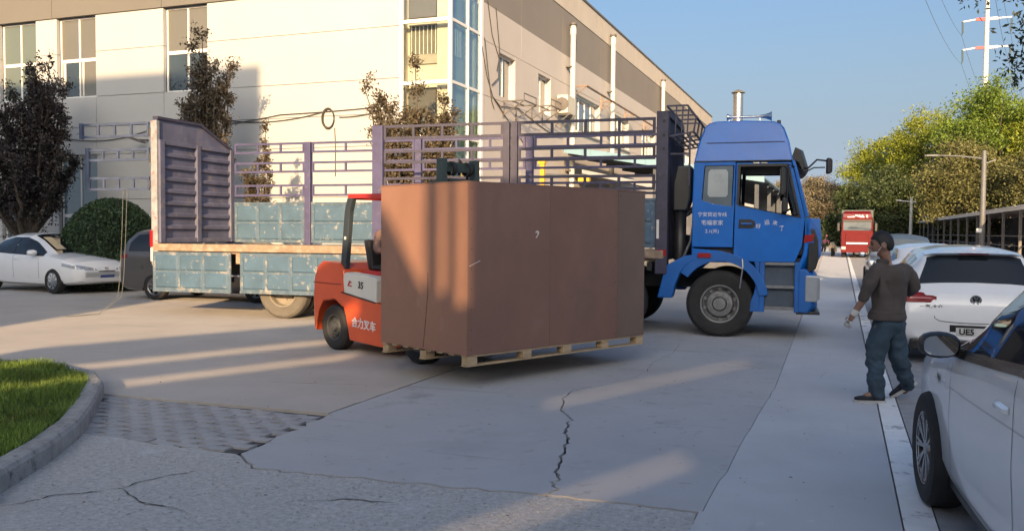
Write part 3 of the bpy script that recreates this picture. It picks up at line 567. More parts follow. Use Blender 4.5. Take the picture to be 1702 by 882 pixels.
# overhanging branch of a tree just outside the frame, top right
t = thing('overhanging_tree', 'dark leaved branch of a near tree hanging into the top right corner', 'tree', (4.9, 16.2, 0)); b = MB()
b.tube([(0, 0, -.1), (.05, 0, 2.5), (-.1, 0, 5.2), (.1, .1, 7.5)], [.2, .17, .14, .07], 9); ends = []
rg = random.Random(12)
for tip in ((-2.15, -.2, 4.95), (-2.2, .1, 4.45), (-1.95, -.1, 5.4), (-2.75, 0, 5.75), (-1.6, .3, 5.0), (-1.7, -.3, 4.6), (-2.35, .2, 5.9), (-1.2, .8, 5.6), (.9, .6, 7), (.4, -.9, 7.4), (-.8, .2, 8), (1.4, 0, 6)):
    p1 = Vector(tip); p0 = Vector((-.05, 0, 5.0 + rg.uniform(0, 1.8))); mid = p0.lerp(p1, .5) + Vector((0, 0, .45)); b.tube([p0, mid, p1], [.06, .035, .01], 5)
    for f in (.75, .9, 1, 1.0): ends.append((mid.lerp(p1, f), .2))
b.build('trunk', bark, t, smooth=60); c = np.array([q[0][:] for q in ends]); ix = RNG.integers(0, len(c), 2600)
C = c[ix] + RNG.normal(size=(2600, 3)) * np.array([.17, .2, .17]); C[:, 2] -= np.abs(RNG.normal(size=2600)) * .10
quads_mesh('crown', leaf_quads(C, .11, .35, up=(0, 0, .4)), mat('dark near leaf', (.03, .04, .02), .5, var=.3, island=.4, trans=.25), t)
# ------------------------------------------------------------------ bicycle shed, lamps, pylon, canopy, chimney, far wall
sh = thing('open_shed', 'long open shed with pale metal roof on steel posts along the right side', 'shed', (8, 40, 0))
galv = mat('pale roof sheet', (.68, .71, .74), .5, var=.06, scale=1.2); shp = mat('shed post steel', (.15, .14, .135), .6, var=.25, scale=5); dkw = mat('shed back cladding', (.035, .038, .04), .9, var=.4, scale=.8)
for i in range(11):
    y = 4 + 5.6 * i
    MB().box(-.1, 4.4, y - 2.75, y + 2.75, 2.98, 3.02).build('roof_sheet', galv, sh).rotation_euler = (0, -.055, 0)
    MB().box(-.13, -.07, y - 2.79, y + 2.79, 2.82, 3.01).build('fascia', galv, sh)
for i in range(14):
    y = 2.5 + 4.6 * i; MB().box(-.06, .06, y - .07, y + .07, 0, 2.84).build('post', shp, sh); MB().bar((0, y, 2.78), (4.2, y, 2.98), .08, .12).build('rafter', shp, sh)
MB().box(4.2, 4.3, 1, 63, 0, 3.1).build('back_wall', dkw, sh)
for z in (1.05, 1.55): MB().box(.5, .56, 2, 62.5, z, z + .05).build('rail', shp, sh)
b = MB(); rg = random.Random(4)
for i in range(60):
    y = 2.6 + i * 1.0 + rg.uniform(-.2, .2); x = rg.uniform(1.4, 2.4); h = rg.uniform(.7, 1.2)
    b.box(x, x + rg.uniform(.3, 1.4), y, y + rg.uniform(.2, .7), .01, h)
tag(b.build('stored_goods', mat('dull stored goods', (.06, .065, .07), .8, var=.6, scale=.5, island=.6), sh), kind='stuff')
pole_d = mat('dark lamp post', (.11, .115, .12), .55, var=.15, scale=4); pole_l = mat('pale lamp post', (.5, .5, .47), .6, var=.08)
t = thing('street_lamp', 'dark steel street lamp with a long arm in front of the open shed', 'street lamp', (6.9, 50.8, 0))
MB().lathe([(0, 0), (.24, 0), (.24, .04), (.16, .08), (.15, 1.2), (.11, 5.95), (0, 5.95)], (0, 0, 0), 'z', 14).build('pole', pole_d, t, smooth=40)
MB().tube([(0, 0, 5.55), (-1.1, .2, 5.72), (-2.2, .4, 5.80)], [.05, .045, .035], 8).build('arm', pole_d, t, smooth=40)
MB().loft([[(-2.1 - u, .4 + .1 * s * w, 5.8 + .05 * q) for s, q in ((-1, -1), (1, -1), (1, 1), (-1, 1))] for u, w in ((0, .5), (.15, 1), (.55, .9), (.65, .4))]).build('lamp_head', pole_d, t, bevel=.01)
MB().bar((.05, 0, 5.3), (.55, .1, 5.5), .06, .05).build('bracket', pole_d, t); MB().box(-.28, -.05, -.2, 0, 1.75, 1.95).build('camera_box', mat('white box', (.6, .6, .6)), t)
t = thing('lamp_post', 'slim pale lamp post with short crossarms behind the parked cars', 'street lamp', (6.6, 95, 0))
MB().lathe([(0, 0), (.17, 0), (.12, 5.3), (0, 5.32)], (0, 0, 0), 'z', 10).build('pole', pole_l, t, smooth=40); MB().bar((-1.15, 0, 4.95), (.45, 0, 4.8), .12, .1).build('arm', pole_l, t); MB().bar((-1.35, 0, 4.99), (-.9, 0, 4.94), .26, .12).build('lamp_head', pole_l, t)
t = thing('power_pylon', 'white tubular power pylon with red and white crossarms above the trees', 'pylon', (27, 200, 0)); wh = mat('white pylon', (.48, .48, .48), .5, var=.02); rd = mat('red pylon paint', (.42, .015, .025), .5); ins = mat('dark insulator', (.06, .09, .1), .4)
MB().lathe([(0, 0), (.85, 0), (.55, 30), (.50, 30.05), (.38, 50), (.34, 60), (0, 60)], (0, 0, 0), 'z', 16).build('mast', wh, t, smooth=40)
for z, w_ in ((55, 4.2), (47.6 - 2.6, 4.4), (39.3, 4.3)):
    for s in (-1, 1):
        b = MB(); b.bar((s * .4, 0, z), (s * 2.0, 0, z + .05), .4, .55); b.build('crossarm_band', rd if s < 0 else wh, t)
        b = MB(); b.bar((s * 2.0, 0, z + .05), (s * w_, 0, z + (.1 if s > 0 else -.25)), .22, .26); b.build('crossarm', wh, t)
        MB().tube([(s * w_, 0, z - .2), (s * w_ - s * .05, 0, z - 2.4), (s * w_ - .15, 0, z - 3.0)], [.2, .18, .1], 6).build('insulator', ins, t)
b = MB()
for z, w_ in ((45, 4.4), (39.3, 4.3)):
    for s in (-1, 1): b.tube(sag((s * w_ - .15, 0, z - 3), (s * w_ - 30, -160, z + 9), 7, 18), .035, 4); b.tube(sag((s * w_ - .15, 0, z - 3), (s * w_ + 40, 190, z - 2), 7, 18), .035, 4)
b.build('power_line', ins, t)
# canopy leaning on the long side
t = thing('lean_to_canopy', 'blue edged lean-to canopy against the long factory wall, behind the truck', 'canopy', (-9.75, 31.5, 0)); blu = mat('pale blue sheet', (.15, .27, .35), .5, var=.08, scale=2); und = mat('dark purlin steel', (.06, .07, .085), .7, var=.3, scale=3)
def cz(x): return 4.72 - .165 * x
for i in range(7):
    x0, x1 = i * 1.04, (i + 1) * 1.04; MB().loft([[(x, 0, cz(x)), (x, 12, cz(x)), (x, 12, cz(x) + .05), (x, 0, cz(x) + .05)] for x in (x0 + .004, x1 - .004)]).build('roof_sheet', blu, t)
    MB().loft([[(x, -.06, cz(x) - .12), (x, -.01, cz(x) - .12), (x, -.01, cz(x) + .14), (x, -.06, cz(x) + .14)] for x in (x0 + .003, x1 - .003)]).build('fascia', blu, t)
for y in (.3, 3, 6, 9, 11.7): MB().bar((0.1, y, cz(.1) - .1), (7.2, y, cz(7.2) - .1), .12, .16).build('rafter', und, t)
for y in (.3, 6, 11.7):
    for x in (3.4, 7.0): MB().box(x - .07, x + .07, y - .07, y + .07, 0, cz(x) - .18).build('post', und, t)
MB().plate([(2.2, cz(2.2) - .12), (7.2, cz(7.2) - .12), (7.2, 2.3), (4.4, 2.9)], [], lambda u, v, w: (u, 11.9 + w, v), .06).build('end_panel', und, t)
MB().loft([[(x, .35, cz(x) - .75 - .05 * x), (x, 2.5, cz(x) - .8 - .05 * x), (x, 2.5, cz(x) - .7 - .05 * x), (x, .35, cz(x) - .6 - .05 * x)] for x in (.6, 6.9)]).build('lower_roof', mat('grey roof sheet', (.25, .26, .28), .6, var=.1), t)
MB().box(1.4, 6.6, 1.2, 9, .02, 2.55).build('store', mat('store cladding', (.09, .095, .11), .8, var=.3), t)
yl = mat('yellow crane paint', (.62, .36, .02), .5, var=.1)
t = thing('jib_crane', 'yellow wall jib crane column seen through the truck rails', 'crane', (-8.75, 26, 0)); MB().box(-.07, .07, -.07, .07, 0, 3.95).build('column', yl, t, bevel=.01); MB().bar((-.12, 0, 3.85), (.1, 0, 3.85), .2, .2).build('head', yl, t); MB().bar((.1, 0, 3.42), (1.3, .3, 3.38), .05, .08).build('jib', und, t); MB().box(1.1, 1.45, .2, .4, 3.2, 3.36).build('hoist', yl, t)
t = thing('chimney_pipe', 'shiny steel flue pipe with a conical cap rising behind the blue cab roof', 'chimney', (-4.33, 40, 0)); stl = mat('bright steel', (.62, .60, .57), .28, 1., var=.06, stretch=(1, 1, .1))
for i in range(4): MB().lathe([(.19, 0), (.215, 0), (.215, 2.0), (.222, 2.0), (.222, 1.93), (.215, 1.93)], (0, 0, i * 1.93), 'z', 20).build('flue_section', stl, t, smooth=40)
b = MB(); b.lathe([(0, 8.0), (.30, 7.86), (.30, 7.83), (0, 7.86)], (0, 0, 0), 'z', 20)
for a_ in (0, 2.1, 4.2): b.bar((.19 * math.cos(a_), .19 * math.sin(a_), 7.6), (.2 * math.cos(a_), .2 * math.sin(a_), 7.9), .03, .02)
b.build('cap', seam, t, smooth=40)
t = thing('yard_wall', 'pale boundary wall far behind the blue cab', 'wall', (-6.5, 72, 0)); MB().box(-3.5, 3.0, 0, .3, 0, 3.9).build('wall_face', cream, t); MB().box(-3.55, 3.05, -.05, .35, 3.9, 4.05).build('coping', beige, t)
# ------------------------------------------------------------------ the blue truck (local: x forward from rear axle, near side y=0, far side y=2.4)
tk = thing('truck', 'long blue stake bed truck with dropped teal side boards standing across the yard', 'truck', (-9.64, 13.53, 0), math.atan2(.06198, .99808))
blue = mat('truck cab blue', (.005, .130, .50), .36, var=.10, scale=1.6, spec=.35, coat=.32, patches=[((.012, .15, .50), .58, .8, 2.2), ((.05, .14, .36), .60, .74, 5., (1, 1, .3, 0)), ((.12, .15, .22), .69, .75, 14.)])
bluep = mat('faded cab blue plastic', (.007, .11, .40), .48, var=.12, scale=3)
purp = mat('faded purple rail paint', (.062, .060, .135), .55, var=.22, scale=5, patches=[((.16, .12, .12), .60, .72, 9)])
purd = mat('shade-darkened rail paint', (.043, .041, .072), .55, var=.25, scale=5, patches=[((.14, .11, .10), .62, .72, 9)])  # darkened copy: shade on the near rails put into the colour
endp = mat('worn purple end wall paint', (.105, .112, .175), .6, var=.25, scale=2.5, patches=[((.19, .16, .145), .55, .72, 5), ((.42, .39, .36), .70, .76, 16)])
teal = mat('scraped teal board paint', (.058, .112, .175), .6, var=.18, scale=3, patches=[((.04, .08, .13), .58, .75, 2.2), ((.27, .27, .25), .60, .68, 8.5), ((.24, .19, .14), .68, .74, 11)], bump=.002, bscale=25)
scuf = mat('scuffed board edge', (.075, .12, .17), .75, var=.2, scale=11, patches=[((.28, .265, .24), .53, .66, 6), ((.22, .14, .09), .64, .72, 14)], bump=.003, bscale=30)
bedm = mat('dusty bed edge', (.27, .20, .145), .85, var=.25, scale=6, patches=[((.36, .31, .25), .55, .68, 12), ((.2, .13, .08), .62, .7, 9)], bump=.004, bscale=30)
blk = mat('black steel', (.018, .019, .022), .6, var=.3, scale=6); blkp = mat('black plastic', (.02, .021, .023), .42, var=.2, scale=5)
rub = mat('tyre rubber', (.022, .022, .023), .85, var=.25, scale=5, bump=.002, bscale=30); dust_rub = mat('dusty tyre rubber', (.115, .105, .09), .9, var=.25, scale=4, patches=[((.12, .105, .09), .56, .7, 6)], bump=.003, bscale=30)
rimg = mat('grey steel rim', (.20, .205, .21), .5, .4, var=.2, scale=8); rimd = mat('dusty rim', (.22, .195, .16), .8, var=.2, scale=6); chrome = mat('bright metal', (.6, .6, .6), .22, 1., var=.05)
inter = mat('cab interior', (.035, .035, .036), .8, var=.3); seatm = mat('cab seat', (.05, .05, .055), .85, var=.25); red_l = mat('red lamp lens', (.28, .008, .010), .3, coat=.2, var=.1); org_l = mat('amber lens', (.55, .16, .02), .25, coat=.6); lens = mat('clear lamp lens', (.45, .48, .5), .12, .3, coat=.8)
clear = thin_glass('clear window', (.82, .86, .88), .04); tint = thin_glass('milky window', (.55, .60, .64), .18); wht = mat('white lettering', (.72, .74, .76), .6, var=.1, patches=[((.05, .12, .33), .60, .66, 30)])
def wheel(parent, c, r, w, out, tm, rm, hub='truck', steer=0.):
    """out=-1: outer face looks to -y. tyre mesh with rim child."""
    ri = r * .56; h = w / 2
    o = MB().lathe([(ri * .98, -h * .72), (ri * 1.04, -h * .88), (r * .72, -h), (r * .9, -h * .97), (r * .965, -h * .80), (r * .985, -h * .70), (r, -h * .6), (r, -h * .36), (r * .982, -h * .34), (r * .982, -h * .27), (r, -h * .25), (r, h * .25), (r * .982, h * .27), (r * .982, h * .34), (r, h * .36), (r, h * .6), (r * .965, h * .8), (r * .9, h * .97), (r * .72, h), (ri * 1.04, h * .88), (ri * .98, h * .72)], n=48).build('wheel', tm, parent, smooth=32)
    o.location = c; o.rotation_euler = (0, 0, steer); b = MB(); q = 1 if out > 0 else -1
    if hub == 'truck':
        b.lathe([(ri, q * h * .70), (ri * 1.03, q * h * .86), (ri * .95, q * h * .84), (ri * .9, q * h * .3), (ri * .74, q * h * .1), (ri * .72, q * h * .55), (ri * .66, q * h * .72), (ri * .40, q * h * .76), (ri * .36, q * h * .62), (ri * .32, q * h * 1.0), (0, q * h * 1.02)], n=36)
        for i in range(10):
            t = 6.2832 * i / 10; b.lathe([(0, q * h * .92), (ri * .05, q * h * .92), (ri * .06, q * h * .7)], (ri * .53 * math.cos(t), 0, ri * .53 * math.sin(t)), n=6)
            b.lathe([(ri * .11, q * h * .34), (0, q * h * .34)], (ri * .82 * math.cos(t + .3), 0, ri * .82 * math.sin(t + .3)), n=8)
    elif hub == 'dish':
        b.lathe([(ri, q * h * .75), (ri * 1.03, q * h * .86), (ri * .96, q * h * .84), (ri * .92, -q * h * .1), (ri * .8, -q * h * .3), (ri * .35, -q * h * .3), (ri * .33, q * h * .1), (0, q * h * .12)], n=36)
        for i in range(8): t = 6.2832 * i / 8; b.lathe([(0, -q * h * .12), (ri * .06, -q * h * .12), (ri * .07, -q * h * .32)], (ri * .55 * math.cos(t), 0, ri * .55 * math.sin(t)), n=6)
    rim = b.build('rim', rm, o, smooth=35); return o
wheel(tk, (7.9, .17, .525), .525, .31, -1, rub, rimg); wheel(tk, (7.9, 2.22, .525), .525, .31, 1, rub, rimg)
wheel(tk, (6.22, .17, .525), .525, .31, -1, rub, rimg); wheel(tk, (6.22, 2.22, .525), .525, .31, 1, rub, rimg)
wheel(tk, (0, .20, .51), .51, .27, -1, dust_rub, rimd, 'dish'); wheel(tk, (0, .50, .51), .51, .27, 1, rub, rimg, 'dish'); wheel(tk, (0, 1.90, .51), .51, .27, -1, rub, rimg, 'dish'); wheel(tk, (0, 2.2, .51), .51, .27, 1, dust_rub, rimd, 'dish')
# chassis
for y in (.75, 1.65): MB().box(-2.55, 8.9, y - .05, y + .05, .74, 1.02).build('chassis_rail', blk, tk)
for x in (0, 6.22, 7.9): MB().lathe([(0, -.75), (.11, -.75), (.11, -.2), (.2, -.12), (.2, .12), (.11, .2), (.11, .75), (0, .75)], (x, 1.2, .52), 'y', 12).build('axle', blk, tk, smooth=40)
for i in range(12): MB().box(-2.5 + i * .84, -2.42 + i * .84, .06, 2.34, 1.03, 1.17).build('cross_member', blk, tk)
MB().lathe([(0, -.6), (.3, -.6), (.32, -.56), (.32, .56), (.3, .6), (0, .6)], (4.6, .4, .78), 'x', 18).build('fuel_tank', rimg, tk, smooth=40)
MB().box(-2.62, -2.56, .1, 2.3, .5, .62).build('rear_guard', blk, tk)
# bed floor and boards
MB().box(-2.74, 7.0, .035, 2.37, 1.18, 1.33).build('bed_floor', bedm, tk, bevel=.012)
for (x0, x1) in ((-2.76, 1.88), (1.9, 7.02)): MB().box(x0, x1, -.035, .032, 1.225, 1.365).build('bed_edge', bedm, tk, bevel=.01)
def board(x0, x1, z0, z1, y, ncol, nrow, name='side_board', m=teal, m2=scuf, s=-1):
    """pressed sheet board: raised squares in a scuffed sheet."""
    t = .035; o = MB().box(x0, x1, y - t / 2, y + t / 2, z0, z1).build(name, m2, tk, bevel=.006); g = .022
    mx, mz = .045, .04; cw = (x1 - x0 - 2 * mx) / ncol; ch = (z1 - z0 - 2 * mz) / nrow
    b = MB()
    for i in range(ncol):
        for j in range(nrow):
            a0, a1 = x0 + mx + i * cw + g, x0 + mx + (i + 1) * cw - g; b0, b1 = z0 + mz + j * ch + g, z0 + mz + (j + 1) * ch - g
            for sy in (-1, 1):
                yo = y + sy * t / 2; q = .03; d = sy * .02
                vs = [(a0, yo, b0), (a1, yo, b0), (a1, yo, b1), (a0, yo, b1), (a0 + q, yo + d, b0 + q), (a1 - q, yo + d, b0 + q), (a1 - q, yo + d, b1 - q), (a0 + q, yo + d, b1 - q)]
                b.add(vs, [(4, 5, 6, 7), (0, 1, 5, 4), (1, 2, 6, 5), (2, 3, 7, 6), (3, 0, 4, 7)])
    b.build('pressed_squares', m, o, bevel=.006)
    MB().box(x0 + .002, x1 - .002, y - .030, y + .030, z1 - .035 if z1 > 1.5 else z0 - .012, z1 + .012 if z1 > 1.5 else z0 + .03).build('board_rim', m2, o, bevel=.005); return o
board(-2.74, -1.0, .46, 1.21, -.055, 3, 2); board(-.80, 1.87, .47, 1.21, -.055, 5, 2)
board(1.98, 4.33, 1.40, 2.18, .02, 4, 2); board(4.49, 6.88, 1.40, 2.18, .02, 4, 2)
for k, (x0, x1) in enumerate(((-2.58, -.84), (-.70, 1.68), (1.82, 4.03), (4.17, 6.85))): board(x0, x1, 1.37, 2.22, 2.36, 3 if k != 0 else 3, 2)
b = MB()
for x in (-.97, -.83): b.lathe([(0, -.02), (.02, -.02), (.02, .02), (0, .02)], (x, -.06, .78), 'x', 8)
b.bar((-1.0, -.06, .78), (-.8, -.06, .78), .018, .018); b.build('board_catch', chrome, tk); MB().box(-.96, -.84, .036, .06, 1.0, 1.36).build('post_socket', bedm, tk)
# far side posts and ladder rails
def ladder(x0, x1, y, z0, z1, nt_, m, parent=tk, t=.034):
    b = MB()
    b.box(x0, x1, y - t / 2, y + t / 2, z1 - .045, z1); b.box(x0, x1, y - t / 2, y + t / 2, z0, z0 + .045)
    for i in range(nt_ + 1):
        x = x0 + .0225 + (x1 - x0 - .045) * i / nt_; b.box(x - .0225, x + .0225, y - t / 2 + .002, y + t / 2 - .002, z0 + .045, z1 - .045)
    return b.build('ladder_rail', m, parent)
strips = ((3.27, 3.50), (2.86, 3.09), (2.36, 2.61))
fp = [-2.66, -.77, 1.75, 4.10, 6.92]
for i, x in enumerate(fp):
    if 0 < i < 4: MB().box(x - .07, x + .07, 2.30, 2.42, 1.33, 3.5).build('post', purp, tk, bevel=.008)
for i, (x0, x1) in enumerate(zip(fp[:-1], fp[1:])):
    for z0, z1 in strips: ladder(x0 + .09, x1 - .09, 2.36, z0, z1, [3, 3, 3, 4][i], purp)
# near side, front two bays still up
for x, w, m in ((1.98, .20, purp), (4.36, .11, purd), (4.50, .11, purd)): MB().box(x - w / 2, x + w / 2, -.03, .07, 1.36, 3.49).build('post', m, tk, bevel=.008)
for (x0, x1) in ((2.09, 4.30), (4.56, 6.86)):
    for z0, z1 in ((3.24, 3.49), (2.82, 3.05), (2.33, 2.58)): ladder(x0, x1, .02, z0, z1, 4, purd)
# front wall of the bed
hbm = mat('corrugated head wall', (.03, .038, .075), .55, var=.25, scale=3)
b = MB(); nn = 22; pts = [(.12 + (2.16) * i / (nn * 2), .0 if (i // 2) % 2 == 0 else .045) for i in range(nn * 2 + 1)]
b.loft([[(7.0 + d, y, 1.2), (7.0 + d, y, 3.52), (6.96 + d, y, 3.52), (6.96 + d, y, 1.2)] for y, d in pts]).build('head_wall', hbm, tk)
MB().box(6.88, 7.07, -.03, .12, .98, 3.58).build('corner_post', purd, tk, bevel=.01); MB().box(6.88, 7.07, 2.28, 2.42, 1.2, 3.58).build('corner_post', purd, tk, bevel=.01); MB().box(6.94, 7.08, .12, 2.28, 3.5, 3.6).build('head_beam', purd, tk)
for z in (3.42, 3.2, 2.98): MB().lathe([(0, -.045), (.022, -.045), (.022, -.03), (0, -.03)], (7.0, 0, z), 'y', 8).build('bolt', blk, tk)
MB().box(6.90, 6.94, -.034, -.029, 1.55, 1.85).build('reflector', mat('white reflector', (.6, .6, .58)), tk); MB().box(6.91, 7.06, -.034, -.028, 1.27, 1.37).build('reflector', red_l, tk)
b = MB()  # basket above the cab back
P0 = [(7.08, 3.18), (7.46, 3.24), (7.50, 3.48), (7.36, 3.66), (7.04, 3.66)]
for y in (.02, .6, 1.2, 1.8, 2.38):
    for q in range(4): b.bar((P0[q][0], y, P0[q][1]), (P0[q + 1][0], y, P0[q + 1][1]), .026, .026)
for x, z in P0: b.bar((x, .02, z), (x, 2.38, z), .026, .026)
for x in (7.17, 7.27, 7.36): b.bar((x, .02, 3.2 + .15 * (x - 7.08)), (x + .02, .02, 3.65), .022, .022); b.bar((x, .02, 3.2), (x, 2.38, 3.2), .022, .022)
b.bar((7.40, .04, 2.4), (7.40, .04, 3.24), .03, .03); b.bar((7.40, 2.36, 2.4), (7.40, 2.36, 3.24), .03, .03); b.bar((7.1, .04, 2.9), (7.4, .04, 2.9), .025, .025)
b.build('roof_basket', purd, tk)
# closed end wall at the rear, ribbed, with peaked top
ew = MB().plate([(.02, 1.37), (2.4, 1.37), (2.4, 3.35), (1.30, 3.78), (.02, 3.77)], [], lambda u, v, w: (-2.74 + w, u, v), .05).build('end_wall', endp, tk)
for y0, y1 in ((.02, .16), (1.14, 1.27), (2.28, 2.41)): MB().box(-2.69, -2.62, y0, y1, 1.38, 3.36).build('upright', endp, ew, bevel=.008)
MB().box(-2.69, -2.63, .16, 1.14, 1.38, 1.47).build('bottom_rail', endp, ew, bevel=.006); MB().box(-2.69, -2.63, 1.27, 2.28, 1.38, 1.47).build('bottom_rail', endp, ew, bevel=.006)
MB().box(-2.69, -2.63, .16, 1.14, 3.28, 3.36).build('top_rail', endp, ew, bevel=.006); MB().box(-2.69, -2.63, 1.27, 2.28, 3.28, 3.36).build('top_rail', endp, ew, bevel=.006)
for i in range(7):
    z = 1.68 + i * .235
    for y0, y1 in ((.17, 1.13), (1.28, 2.27)):
        MB().loft([[(-2.69, y, z - .055), (-2.645, y, z - .03), (-2.645, y, z + .03), (-2.69, y, z + .055)] for y in (y0, y1)]).build('rib', endp, ew)
for (p, q) in (((.0, 3.77), (1.30, 3.78)), ((1.30, 3.78), (2.42, 3.34))): MB().bar((-2.71, p[0], p[1] + .01), (-2.71, q[0], q[1] + .01), .12, .05).build('top_edge', purd, ew)
MB().box(-2.80, -2.66, -.03, .06, .95, 3.72).build('rear_post', mat('pale worn post', (.26, .27, .29), .6, var=.3, scale=8, patches=[((.30, .07, .06), .58, .64, 5)]), tk, bevel=.008); MB().box(-2.80, -2.66, 2.36, 2.44, 1.2, 3.36).build('rear_post', purp, tk, bevel=.008)
for z in (3.5, 3.0, 2.5): MB().lathe([(0, -.08), (.025, -.08), (.025, .08), (0, .08)], (-2.82, -.02, z), 'z', 8).build('hinge', blk, tk)
MB().box(-2.83, -2.76, -.045, .02, 1.30, 1.62).build('tail_lamp', red_l, tk, bevel=.01); MB().box(-2.82, -2.77, -.04, .02, 1.02, 1.29).build('tail_lamp', mat('white lamp lens', (.55, .53, .5), .3), tk, bevel=.01)
# the two opened side gates swung back behind the bed
gd_ = mat('dark blue gate paint', (.05, .07, .13), .55, var=.25, scale=5)
for (z0, z1, x0) in ((3.42, 3.70, -4.44), (2.96, 3.20, -4.30), (2.39, 2.65, -4.28)):
    o = ladder(x0, -2.84, -.02, z0, z1, 4, gd_); o.name = 'swung_gate_rail'
MB().box(-4.33, -4.25, -.05, .01, 2.40, 3.22).build('swung_gate_post', gd_, tk); MB().box(-4.47, -4.40, -.05, .01, 3.40, 3.71).build('swung_gate_post', gd_, tk)
# ---- cab
cabp = [(7.46, 1.30), (7.46, 2.0), (7.48, 2.76)]; 
def lean(z): return .012 + (max(0, z - 2.76) * .21) + max(0, 2.76 - z) * .012 * 0
def near(u, v, w): return (u, lean(v) + w, v)
def far_(u, v, w): return (u, 2.4 - lean(v) - w, v)
ZW0, ZW1 = 1.93, 2.70
sleeper = [(7.46, 1.42), (8.085, 1.42), (8.115, 2.76), (7.48, 2.76)]; sl_hole = [(7.60, 2.16), (7.78, 2.10), (8.07, 2.06), (8.09, 2.70), (7.64, 2.70)]
door = [(8.10, 1.20), (9.02, 1.20), (9.12, 1.45), (9.16, 1.88), (8.98, 2.62), (8.94, 2.74), (8.125, 2.74)]; d_hole = [(8.17, 2.07), (9.06, 1.91), (8.90, 2.62), (8.86, 2.68), (8.19, 2.68)]
top = [(7.485, 2.775), (8.95, 2.775), (8.895, 3.06), (8.82, 3.27), (8.77, 3.335), (8.68, 3.375), (8.2, 3.40), (7.80, 3.395), (7.70, 3.37), (7.64, 3.31), (7.56, 3.10)]
for fn in (near, far_):
    lab = fn is near
    s1 = MB().plate(sleeper, [sl_hole], fn, .05).build('sleeper_panel', blue, tk, bevel=.008)
    MB().plate([(x + (.012 if x < 7.9 else -.012), z) for x, z in sl_hole], [], lambda u, v, w: (fn(u, v, w)[0], fn(u, v, w)[1] + (.018 if lab else -.018), v), .006).build('sleeper_window', mat('grey film window', (.13, .165, .19), .15, var=.15, scale=2, coat=.8), s1)
    MB().plate([(7.69, 2.25), (7.72, 2.21), (7.97, 2.21), (8.0, 2.25), (8.0, 2.60), (7.97, 2.64), (7.73, 2.64), (7.70, 2.60)], [], lambda u, v, w: (u, .024 + w if lab else 2.376 - w, v), .004).build('frosted_pane', mat('frosted pane', (.36, .40, .41), .3, var=.1, scale=2, coat=.5), s1)
    d = MB().plate(door, [d_hole], fn, .05).build('door', blue, tk, bevel=.008)
    off = -.006 if lab else .006
    ring_o = [(8.135, 2.10), (9.10, 1.88), (8.93, 2.64), (8.88, 2.72), (8.15, 2.72)]
    MB().plate(ring_o, [d_hole], lambda u, v, w: (u, fn(u, v, w)[1] + off, v), .06).build('window_frame', blkp, d)
    MB().plate([(9.00, 1.93), (9.055, 1.915), (8.90, 2.61), (8.86, 2.67), (8.80, 2.67)], [], lambda u, v, w: (u, fn(u, v, w)[1] + .02 * (1 if lab else -1), v), .01).build('quarter_glass', mat('dark cab glass', (.02, .03, .04), .05, coat=1), d)
    h = MB().plate([(8.17, 1.72), (8.40, 1.72), (8.43, 1.76), (8.42, 1.83), (8.36, 1.86), (8.18, 1.86)], [], lambda u, v, w: (u, fn(u, v, w)[1] + off * 2, v), .02).build('handle', blkp, d, bevel=.008)
    MB().box(8.21, 8.38, -.03 if lab else 2.38, .005 if lab else 2.42, 1.775, 1.805).build('handle_bar', bluep, h, bevel=.004)
    tp = MB().plate(top, [], fn, .05).build('roof_side', blue, tk, bevel=.01)
    MB().bar((7.66, fn(0, 3.06, 0)[1], 3.06), (8.84, fn(0, 3.06, 0)[1], 3.06), .012, .016).build('crease', mat('crease line', (.008, .03, .12), .5), tp)
    MB().bar((7.49, fn(0, 2.768, 0)[1] + off * .8, 2.768), (8.96, fn(0, 2.768, 0)[1] + off * .8, 2.768), .012, .016).build('seam', blk, tp)
    # front corner: pillar, lower corner panel
    MB().plate([(8.99, 2.63), (9.17, 1.90), (9.26, 1.62), (9.30, 1.50), (9.16, 1.50), (9.165, 1.88)][::-1] + [], [], fn, .05).build('pillar', blue, tk, bevel=.01)
    MB().plate([(8.945, 2.772), (8.985, 2.64), (9.17, 1.9), (9.22, 1.9), (9.03, 2.66), (8.99, 2.772)], [], fn, .05).build('pillar', blue, tk, bevel=.008)
    MB().loft([[fn(x, z, 0), fn(x, z, .05), fn(x + dx, z, .30), fn(x + dx + .05, z, .30), fn(x + .06, z, .0)] for x, z, dx in ((9.04, 1.10, .22), (9.13, 1.3, .24), (9.17, 1.62, .2), (9.18, 1.88, .16))]).build('corner_panel', blkp if False else blue, tk, bevel=.01)
    MB().plate([(9.14, 1.50), (9.28, 1.52), (9.30, 1.64), (9.16, 1.62)], [], lambda u, v, w: (u, fn(u, v, w)[1] + off, v), .03).build('corner_lamp', red_l, tk, bevel=.008)
    MB().plate([(9.2, 1.02), (9.33, 1.10), (9.37, 1.25), (9.36, 1.55), (9.30, 1.72), (9.22, 1.70)], [], lambda u, v, w: (u, fn(u, v, w)[1] + off * 2 + (0.02 if lab else -.02), v), .10).build('corner_vane', blkp, tk, bevel=.02)
    # fender
    arc = [(7.9 + .74 * math.cos(t), .60 + .74 * math.sin(t)) for t in np.linspace(.12, 2.55, 18)]; arc_i = [(7.9 + .60 * math.cos(t), .60 + .60 * math.sin(t)) for t in np.linspace(2.55, .12, 18)]
    MB().plate(arc + arc_i, [], lambda u, v, w: (u, (-.02 + w) if lab else 2.42 - w, v), .34).build('fender', bluep, tk, bevel=.02)
    MB().plate([(7.46, 1.18), (8.35, 1.18), (8.2, 1.28), (7.9, 1.36), (7.46, 1.40)], [], lambda u, v, w: (u, fn(u, 1, w)[1], v), .1).build('rocker', blue, tk, bevel=.01)
